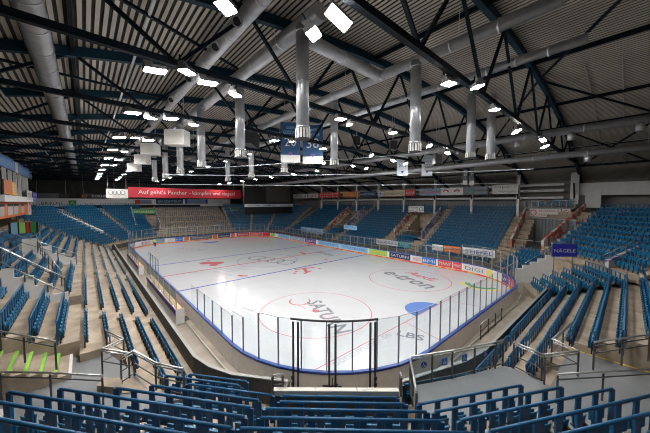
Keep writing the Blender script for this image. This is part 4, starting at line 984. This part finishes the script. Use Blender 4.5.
def strip(mb, pn, o0, o1, z0, z1):
    """solid strip following the outline between two outward offsets"""
    for (p, n), (q, m) in zip(pn, pn[1:]):
        a, b, c, d = p + n * o0, q + m * o0, q + m * o1, p + n * o1
        mb.add([(*a, z0), (*b, z0), (*c, z0), (*d, z0), (*a, z1), (*b, z1), (*c, z1), (*d, z1)], [(0, 1, 2, 3)[::-1], (4, 5, 6, 7), (0, 4, 5, 1)[::-1], (3, 2, 6, 7)[::-1], (0, 3, 7, 4)[::-1], (1, 5, 6, 2)[::-1]][:])
def boards(label, segs, gtop, pane=1.22, outer='boardout', gaps=(), posts='conduit', gatehole=None):
    pn = []
    for s in segs:
        L = (s[2] - s[1]).length if s[0] == 'l' else R * abs(s[3] - s[2])
        q = pts_of(s, max(1, round(L / pane))); pn += q if not pn else q[1:]
    c = sum((p for p, n in pn), V((0, 0))) / len(pn)
    t = thing('rink_boards', label, 'rink boards', (c.x, c.y, 0))
    mb = MB(); strip(mb, pn, 0.10, 0.16, 0.0, 1.10); mb.build('outer_panel', outer, t)
    mb = MB(); strip(mb, pn, 0.0, 0.099, 0.20, 1.10); mb.build('inner_panel', 'boardin', t)
    mb = MB(); strip(mb, pn, -0.01, 0.095, 0.0, 0.20); mb.build('kick_plate', 'kick', t)
    mb = MB(); strip(mb, pn, -0.01, 0.17, 1.10, 1.20); mb.build('cap_rail', 'dashblue', t)
    n = 0; eb = MB()
    for i, ((p, nn), (q, m)) in enumerate(zip(pn, pn[1:])):
        mid = (p + q) / 2
        if any(g(mid) for g in gaps): continue
        gt = gtop(mid) if callable(gtop) else gtop
        d = (q - p).normalized() * 0.02
        mb = MB(); a = p + nn * 0.08 + d; b = q + m * 0.08 - d
        mb.bar((a.x, a.y, (1.22 + gt) / 2), (b.x, b.y, (1.22 + gt) / 2), 0.014, gt - 1.22); mb.build('glass_pane', 'glass', t); n += 1
        eb.bar((a.x, a.y, gt + 0.008), (b.x, b.y, gt + 0.008), 0.02, 0.016)
        mb = MB(); a = p + nn * 0.08; mb.box((a.x, a.y, (1.22 + gt) / 2), (0.055, 0.055, gt - 1.22), Matrix.Rotation(math.atan2(nn.y, nn.x), 3, 'Z')); mb.build('stanchion', posts, t)
    eb.build('pane_edge', 'conduit', t)
    return t, pn
cg = lambda p: 3.5
M['stan'] = mat('stanchion grey', (0.16, 0.16, 0.20), 0.4, metal=0.3)
tN, _ = boards('curved rink boards and tall glass of the near corner, below the camera', [SEG[1]], lambda p: 3.5 if p.x < 6.6 else 3.0, 1.15, posts='stan')
tE, _ = boards('straight rink boards and tall glass of the right end, in front of the right rows', [('l', V((0, -30 + R)), V((0, -R)), V((-1, 0)))], 3.5, 1.22, posts='stan')
bench = [lambda p: 15.4 < p.x < 27.4 or 32.4 < p.x < 45]
tS, _ = boards('long rink boards of the left side with gaps in the glass at the benches', [SEG[2]], 2.75, 1.5, gaps=bench, posts='stan')
boards('curved rink boards and glass of the far left corner', [SEG[3]], 3.3, 1.3, posts='conduit')
tF, _ = boards('straight rink boards and glass of the far end', [SEG[4]], 3.5, 1.3, posts='conduit')
boards('curved rink boards and glass of the far corner under the video wall', [SEG[5]], 3.3, 1.3, posts='conduit')
tB, _ = boards('long rink boards with coloured adverts along the back side', [SEG[6]], 2.9, 1.6, posts='conduit')
tC, _ = boards('curved rink boards with red adverts of the right corner', [SEG[7]], 3.5, 1.25, posts='conduit')
def advert(t, p, q, m, s=None, sm='white', sh=0.5, shear=0.0):
    """advert skin on the inside face of the boards; p to q in reading direction"""
    p, q = V((*p, 0)), V((*q, 0)); X = (q - p).normalized(); N = X.cross(V((0, 0, 1)))
    mb = MB(); a, b = p + N * 0.012, q + N * 0.012; mb.bar((a.x, a.y, 0.66), (b.x, b.y, 0.66), 0.016, 0.84); o = mb.build('advert_panel', m, t)
    if s:
        L = (q - p).length; e = a + X * L * 0.08; lettering('lettering', s, sm, (e.x, e.y, 0.66 - 0.42 * sh), X, (0, 0, 1), 0.84 * sh, L * 0.84, o, shear, 0.014)
for x0, x1, m, s, sm in ((51.2, 46.2, 'skyb', 'STADTWERKE', 'adblue'), (46.0, 40.4, 'greyblue', 'SPORT', 'white'), (40.2, 36.5, 'purple', 'YOGURTY', 'white'), (35.8, 29.5, 'skyb', 'INGOLSTADT', 'adblue'), (29.3, 22.7, 'skyb', 'VOLKSBANK', 'adblue'), (22.3, 18.7, 'lime', 'ERDGAS', 'yellow'), (18.3, 14.6, 'navy', 'SATURN', 'white'), (14.3, 12.85, 'white', 'HEG', 'red'), (12.75, 10.7, 'adblue', 'BMI', 'white'), (10.4, 8.5, 'adred', 'PENNY', 'white'), (8.4, 7.3, 'adred', 'PENNY', 'white')):  # span ends back-projected from image pixels onto the board plane, then hardcoded
    advert(tB, (x0, -30), (x1, -30), m, s, sm, 0.5)
for y0, y1, m, s, sm in ((-7.6, -8.9, 'white', None, None), (-9.0, -10.6, 'adblue', 'BLAU', 'white'), (-10.8, -11.8, 'orange', None, None), (-12.0, -17.0, 'greyad', 'Westpark', 'white'), (-17.1, -18.2, 'orange', None, None), (-18.4, -21.4, 'navy', 'intermotion', 'white'), (-21.6, -22.6, 'adred', 'PENNY', 'white')):
    advert(tF, (60, y0), (60, y1), m, s, sm, 0.45)
def arcadvert(t, c, a0, a1, m, s=None, sm='white'):
    n = 4; f = lambda a: (c[0] + (R - 0.0) * math.cos(a), c[1] + (R - 0.0) * math.sin(a))
    mb = MB(); pn = [(V(c) + V((math.cos(a0 + (a1 - a0) * i / n), math.sin(a0 + (a1 - a0) * i / n))) * R, V((math.cos(a0 + (a1 - a0) * i / n), math.sin(a0 + (a1 - a0) * i / n)))) for i in range(n + 1)]
    strip(mb, pn, -0.045, -0.004, 0.24, 1.08); o = mb.build('advert_panel', m, t)
    if s:
        p, q = pn[0][0] - pn[0][1] * 0.06, pn[-1][0] - pn[-1][1] * 0.06; X = (q - p).normalized(); X = V((X.x, X.y, 0))
        L = (q - p).length; mid = pn[n // 2][0] - pn[n // 2][1] * 0.0; N = X.cross(V((0, 0, 1)))
        e = V((p.x, p.y, 0)) + X * L * 0.1 + N * 0.02; lettering('lettering', s, sm, (e.x, e.y, 0.45), X, (0, 0, 1), 0.42, L * 0.8, o, 0, 0.02)
cc = (R, -30 + R)
arcadvert(tC, cc, -H - 0.03, -H - 0.42, 'white', 'DIGI', 'greyad'); arcadvert(tC, cc, -H - 0.43, -H - 0.56, 'iceyel'); arcadvert(tC, cc, -H - 0.58, -H - 0.76, 'white', None)
for i, (a, b, m, s) in enumerate(((0.78, 0.95, 'purple', 'VW'), (0.96, 1.15, 'adred', 'PENNY'), (1.16, 1.35, 'adred', 'PENNY'), (1.36, 1.54, 'adred', None))): arcadvert(tC, cc, -H - a, -H - b, m, s)
cf = (60 - R, -30 + R)
for a, b, m, s in ((-0.05, -0.5, 'adred', 'PENNY'), (-0.52, -0.95, 'adred', 'MARKT'), (-0.97, -1.3, 'red', None), (-1.32, -1.55, 'lime', None)): arcadvert(tF, cf, a, b, m, s)
ci = (60 - R, -R)
arcadvert(tF, ci, 0.75, 0.4, 'white', 'ERC', 'adred'); arcadvert(tF, ci, 0.38, 0.05, 'greyblue', None)
# gate frame in the near corner glass
t = thing('rink_gate', 'black framed double gate in the near corner glass', 'gate', (2.0, -2.4, 0))
def onarc(f, o=0.0):
    a = 2 * H - H * f; return V((R + (R + o) * math.cos(a), -R + (R + o) * math.sin(a)))
A_, B_ = onarc(0.275, 0.12), onarc(0.725, 0.12)
fa = [onarc(f, 0.14) for f in (0.31, 0.33, 0.466, 0.49, 0.612, 0.632)]
for p in fa:
    mb = MB(); mb.bar((p.x, p.y, 0.2), (p.x, p.y, 3.42), 0.07, 0.07, V((1, 0, 0))); mb.build('gate_post', 'black', t)
mb = MB(); mb.tube([(*onarc(0.30 + 0.342 * i / 12, 0.14), 3.55) for i in range(13)], 0.05, 8); mb.build('top_bar', 'black', t)
for f in (0.31, 0.632):
    for z in (0.25, 0.55, 0.85):
        p = onarc(f, 0.22); mb = MB(); mb.box((p.x, p.y, z), (0.10, 0.10, 0.14)); mb.build('hinge', 'black', t)
p = onarc(0.478, 0.20)
mb = MB(); mb.tube([(p.x, p.y, 0.62), (p.x, p.y, 1.0)], 0.02, 6); mb.bar((p.x + 0.3, p.y + 0.3, 0.62), (p.x - 0.3, p.y - 0.3, 0.62), 0.05, 0.05); mb.bar((p.x + 0.17, p.y + 0.17, 0.5), (p.x - 0.17, p.y - 0.17, 0.72), 0.05, 0.05); mb.build('latch', 'black', t)
# cable/pipe along the outside foot of the boards
for lab, pn in (('pale hose along the foot of the near corner boards, left side', [onarc(0.62 + 0.38 * i / 8, 0.55) for i in range(9)] + [V((11, 0.55)), V((14.5, 0.5))]), ('pale hose along the foot of the right end boards', [onarc(0.30 - 0.30 * i / 6, 0.5) for i in range(7)] + [V((-0.5, -12)), V((-0.5, -22)), V((-0.1, -25))])):
    mb = MB(); mb.tube([(p.x, p.y, 0.05) for p in pn], 0.045, 6); tag(mb.build('floor_hose', 'ledge'), lab, 'hose')

# players' benches along the left side
def pbench(x0, x1, label):
    t = thing('players_bench', label, 'bench', (x0, 0.9, 0))
    mb = MB(); mb.box(((x0 + x1) / 2, 1.12, 0.55), (x1 - x0, 0.07, 1.1)); mb.build('back_wall', 'white', t)
    mb = MB(); mb.box((x0 + 0.04, 0.85, 0.55), (0.07, 0.5, 1.1)); mb.build('end_wall', 'white', t)
    mb = MB(); mb.box(((x0 + x1) / 2, 0.92, 1.12), (x1 - x0, 0.36, 0.05)); mb.build('top_shelf', 'bench', t)
    mb = MB(); mb.box(((x0 + x1) / 2, 0.62, 0.46), (x1 - x0 - 0.3, 0.34, 0.06)); mb.build('seat_board', 'bench', t)
    mb = MB(); mb.box(((x0 + x1) / 2, 1.17, 0.85), ((x1 - x0), 0.02, 0.35)); mb.build('purple_band', 'purple', t)
    n = int((x1 - x0) / 2)
    for i in range(n):
        a = x0 + (x1 - x0) * i / n; b = x0 + (x1 - x0) * (i + 1) / n
        mb = MB(); mb.box(((a + b) / 2, 1.12, 1.85), (b - a - 0.06, 0.014, 1.4)); mb.build('rear_glass', 'glassb', t)
        mb = MB(); mb.box((a, 1.12, 1.85), (0.05, 0.05, 1.45)); mb.build('glass_post', 'conduit', t)
pbench(14.7, 27.0, 'nearer players bench with an orange shelf and white end wall behind the left boards')
pbench(32.6, 44.6, 'farther players bench with rear glass behind the left boards')
mb = MB(); mb.box((21, 0.5, 0.012), (12, 0.66, 0.02)); tag(mb.build('rubber_mat', 'rubber'), 'dark rubber mat on the floor of the nearer players bench', 'mat')

# signs on the barrier behind the back boards, seen through the glass
for x0, x1, z0, z1, m, s, sm, l in ((44.5, 36.5, 2.0, 3.2, 'greyblue', 'ING', 'adblue', 'pale blue cloth on the barrier behind the left back boards'), (30.4, 27.0, 3.7, 4.5, 'skyb', 'RECARO', 'adblue', 'pale blue board with blue lettering raised over the barrier of the back stand'), (22.5, 18.2, 1.7, 2.6, 'white', 'BELLANDRIS', 'royal', 'white cloth with lettering on the barrier behind the back boards, right of the middle'), (18.0, 15.9, 1.7, 2.6, 'teal', 'TEAL', 'skyb', 'teal cloth on the barrier behind the back boards'), (12.3, 10.7, 1.9, 2.8, 'white', None, None, 'white cloth on the barrier behind the back boards, left of the orange one'), (10.6, 8.3, 1.9, 2.8, 'orange', None, None, 'orange cloth on the barrier behind the back boards'), (8.0, 4.2, 1.9, 2.9, 'white', 'STIEFEL', 'royal', 'white cloth with blue lettering on the barrier at the right end of the back boards')):
    sign(l, (x0, -32.1), (x1, -32.1), z0, z1, [(0, 1, m, s, sm, .5)], name='barrier_banner', cat='banner')
railing('long pale rail with many uprights on the barrier behind the far end boards', z3(0.0, (61.6, -3.5), (61.6, -27.0)), 2.3, 1.2, (0.5,), postm='conduit', top2=False)
railing('long pale rail with many uprights on the barrier behind the back boards', z3(1.6, (50, -31.9), (5, -31.9)), 0.9, 1.2, (0.5,), postm='conduit', top2=False)

# person in a high visibility jacket at the far end of the left boards
t = thing('person', 'person in a yellow high visibility jacket at the far end of the left boards', 'person', (55.9, -4.4, 0.0))
def skinbody(name, joints, edges, m, parent, sub=1):
    me = bpy.data.meshes.new(name); me.from_pydata([j[0] for j in joints], edges, []); me.update()
    o = bpy.data.objects.new(name, me); COL.objects.link(o); o.parent = parent
    s = o.modifiers.new('skin', 'SKIN'); s.use_smooth_shade = True
    for i, j in enumerate(joints): me.skin_vertices[0].data[i].radius = (j[1], j[2] if len(j) > 2 else j[1])
    me.skin_vertices[0].data[0].use_root = True
    o.modifiers.new('sub', 'SUBSURF').levels = sub; o.modifiers['sub'].render_levels = sub
    me.materials.append(M[m]); return o
J = [((0, 0, .95), .13, .10), ((0, 0, 1.2), .14, .10), ((0, 0, 1.42), .13, .09), ((0, 0, 1.52), .05), ((0, 0, 1.60), .075), ((0, .0, 1.74), .07), ((0, .10, .90), .085), ((.02, .11, .5), .06), ((0, .11, .08), .045), ((-.14, .12, .04), .04), ((0, -.10, .90), .085), ((.02, -.11, .5), .06), ((0, -.11, .08), .045), ((-.14, -.12, .04), .04), ((0, .20, 1.42), .055), ((.03, .25, 1.14), .042), ((-.08, .24, .90), .032), ((0, -.20, 1.42), .055), ((.03, -.25, 1.14), .042), ((-.08, -.24, .90), .032)]
skinbody('body', J, [(0, 1), (1, 2), (2, 3), (3, 4), (4, 5), (0, 6), (6, 7), (7, 8), (8, 9), (0, 10), (10, 11), (11, 12), (12, 13), (2, 14), (14, 15), (15, 16), (2, 17), (17, 18), (18, 19)], 'skin', t)
JJ = [((0, 0, .88), .17, .135), ((0, 0, 1.2), .165, .125), ((0, 0, 1.45), .14, .105), ((0, .20, 1.42), .075), ((.03, .25, 1.14), .062), ((-.06, .245, .95), .05), ((0, -.20, 1.42), .075), ((.03, -.25, 1.14), .062), ((-.06, -.245, .95), .05)]
skinbody('jacket', JJ, [(0, 1), (1, 2), (2, 3), (3, 4), (4, 5), (2, 6), (6, 7), (7, 8)], 'hivis', t)
JT = [((0, 0, .90), .15, .12), ((0, .10, .84), .105), ((.02, .11, .5), .08), ((0, .11, .12), .065), ((0, -.10, .84), .105), ((.02, -.11, .5), .08), ((0, -.11, .12), .065)]
skinbody('trousers', JT, [(0, 1), (1, 2), (2, 3), (0, 4), (4, 5), (5, 6)], 'trousers', t)
mb = MB(); mb.lathe([(0.02, 1.83), (0.07, 1.81), (0.088, 1.74), (0.085, 1.68)], (55.915, -4.4, 0), 12); mb.build('hair', 'hair', t, True)

# ------------------------------------------------------------------ world and view
w = bpy.data.worlds.new('world'); SC.world = w; w.use_nodes = True
w.node_tree.nodes['Background'].inputs['Color'].default_value = (0.5, 0.55, 0.6, 1); w.node_tree.nodes['Background'].inputs['Strength'].default_value = 0.05
SC.view_settings.view_transform = 'Standard'; SC.view_settings.look = 'None'; SC.view_settings.gamma = 1; SC.view_settings.use_curve_mapping = False
SC.view_settings.exposure = 0.22
SC.cycles.use_denoising = True; SC.cycles.denoising_prefilter = 'NONE'; SC.cycles.use_adaptive_sampling = False; SC.cycles.filter_width = 1.1
SC.cycles.max_bounces = 8; SC.cycles.transparent_max_bounces = 24; SC.cycles.sample_clamp_indirect = 6.0
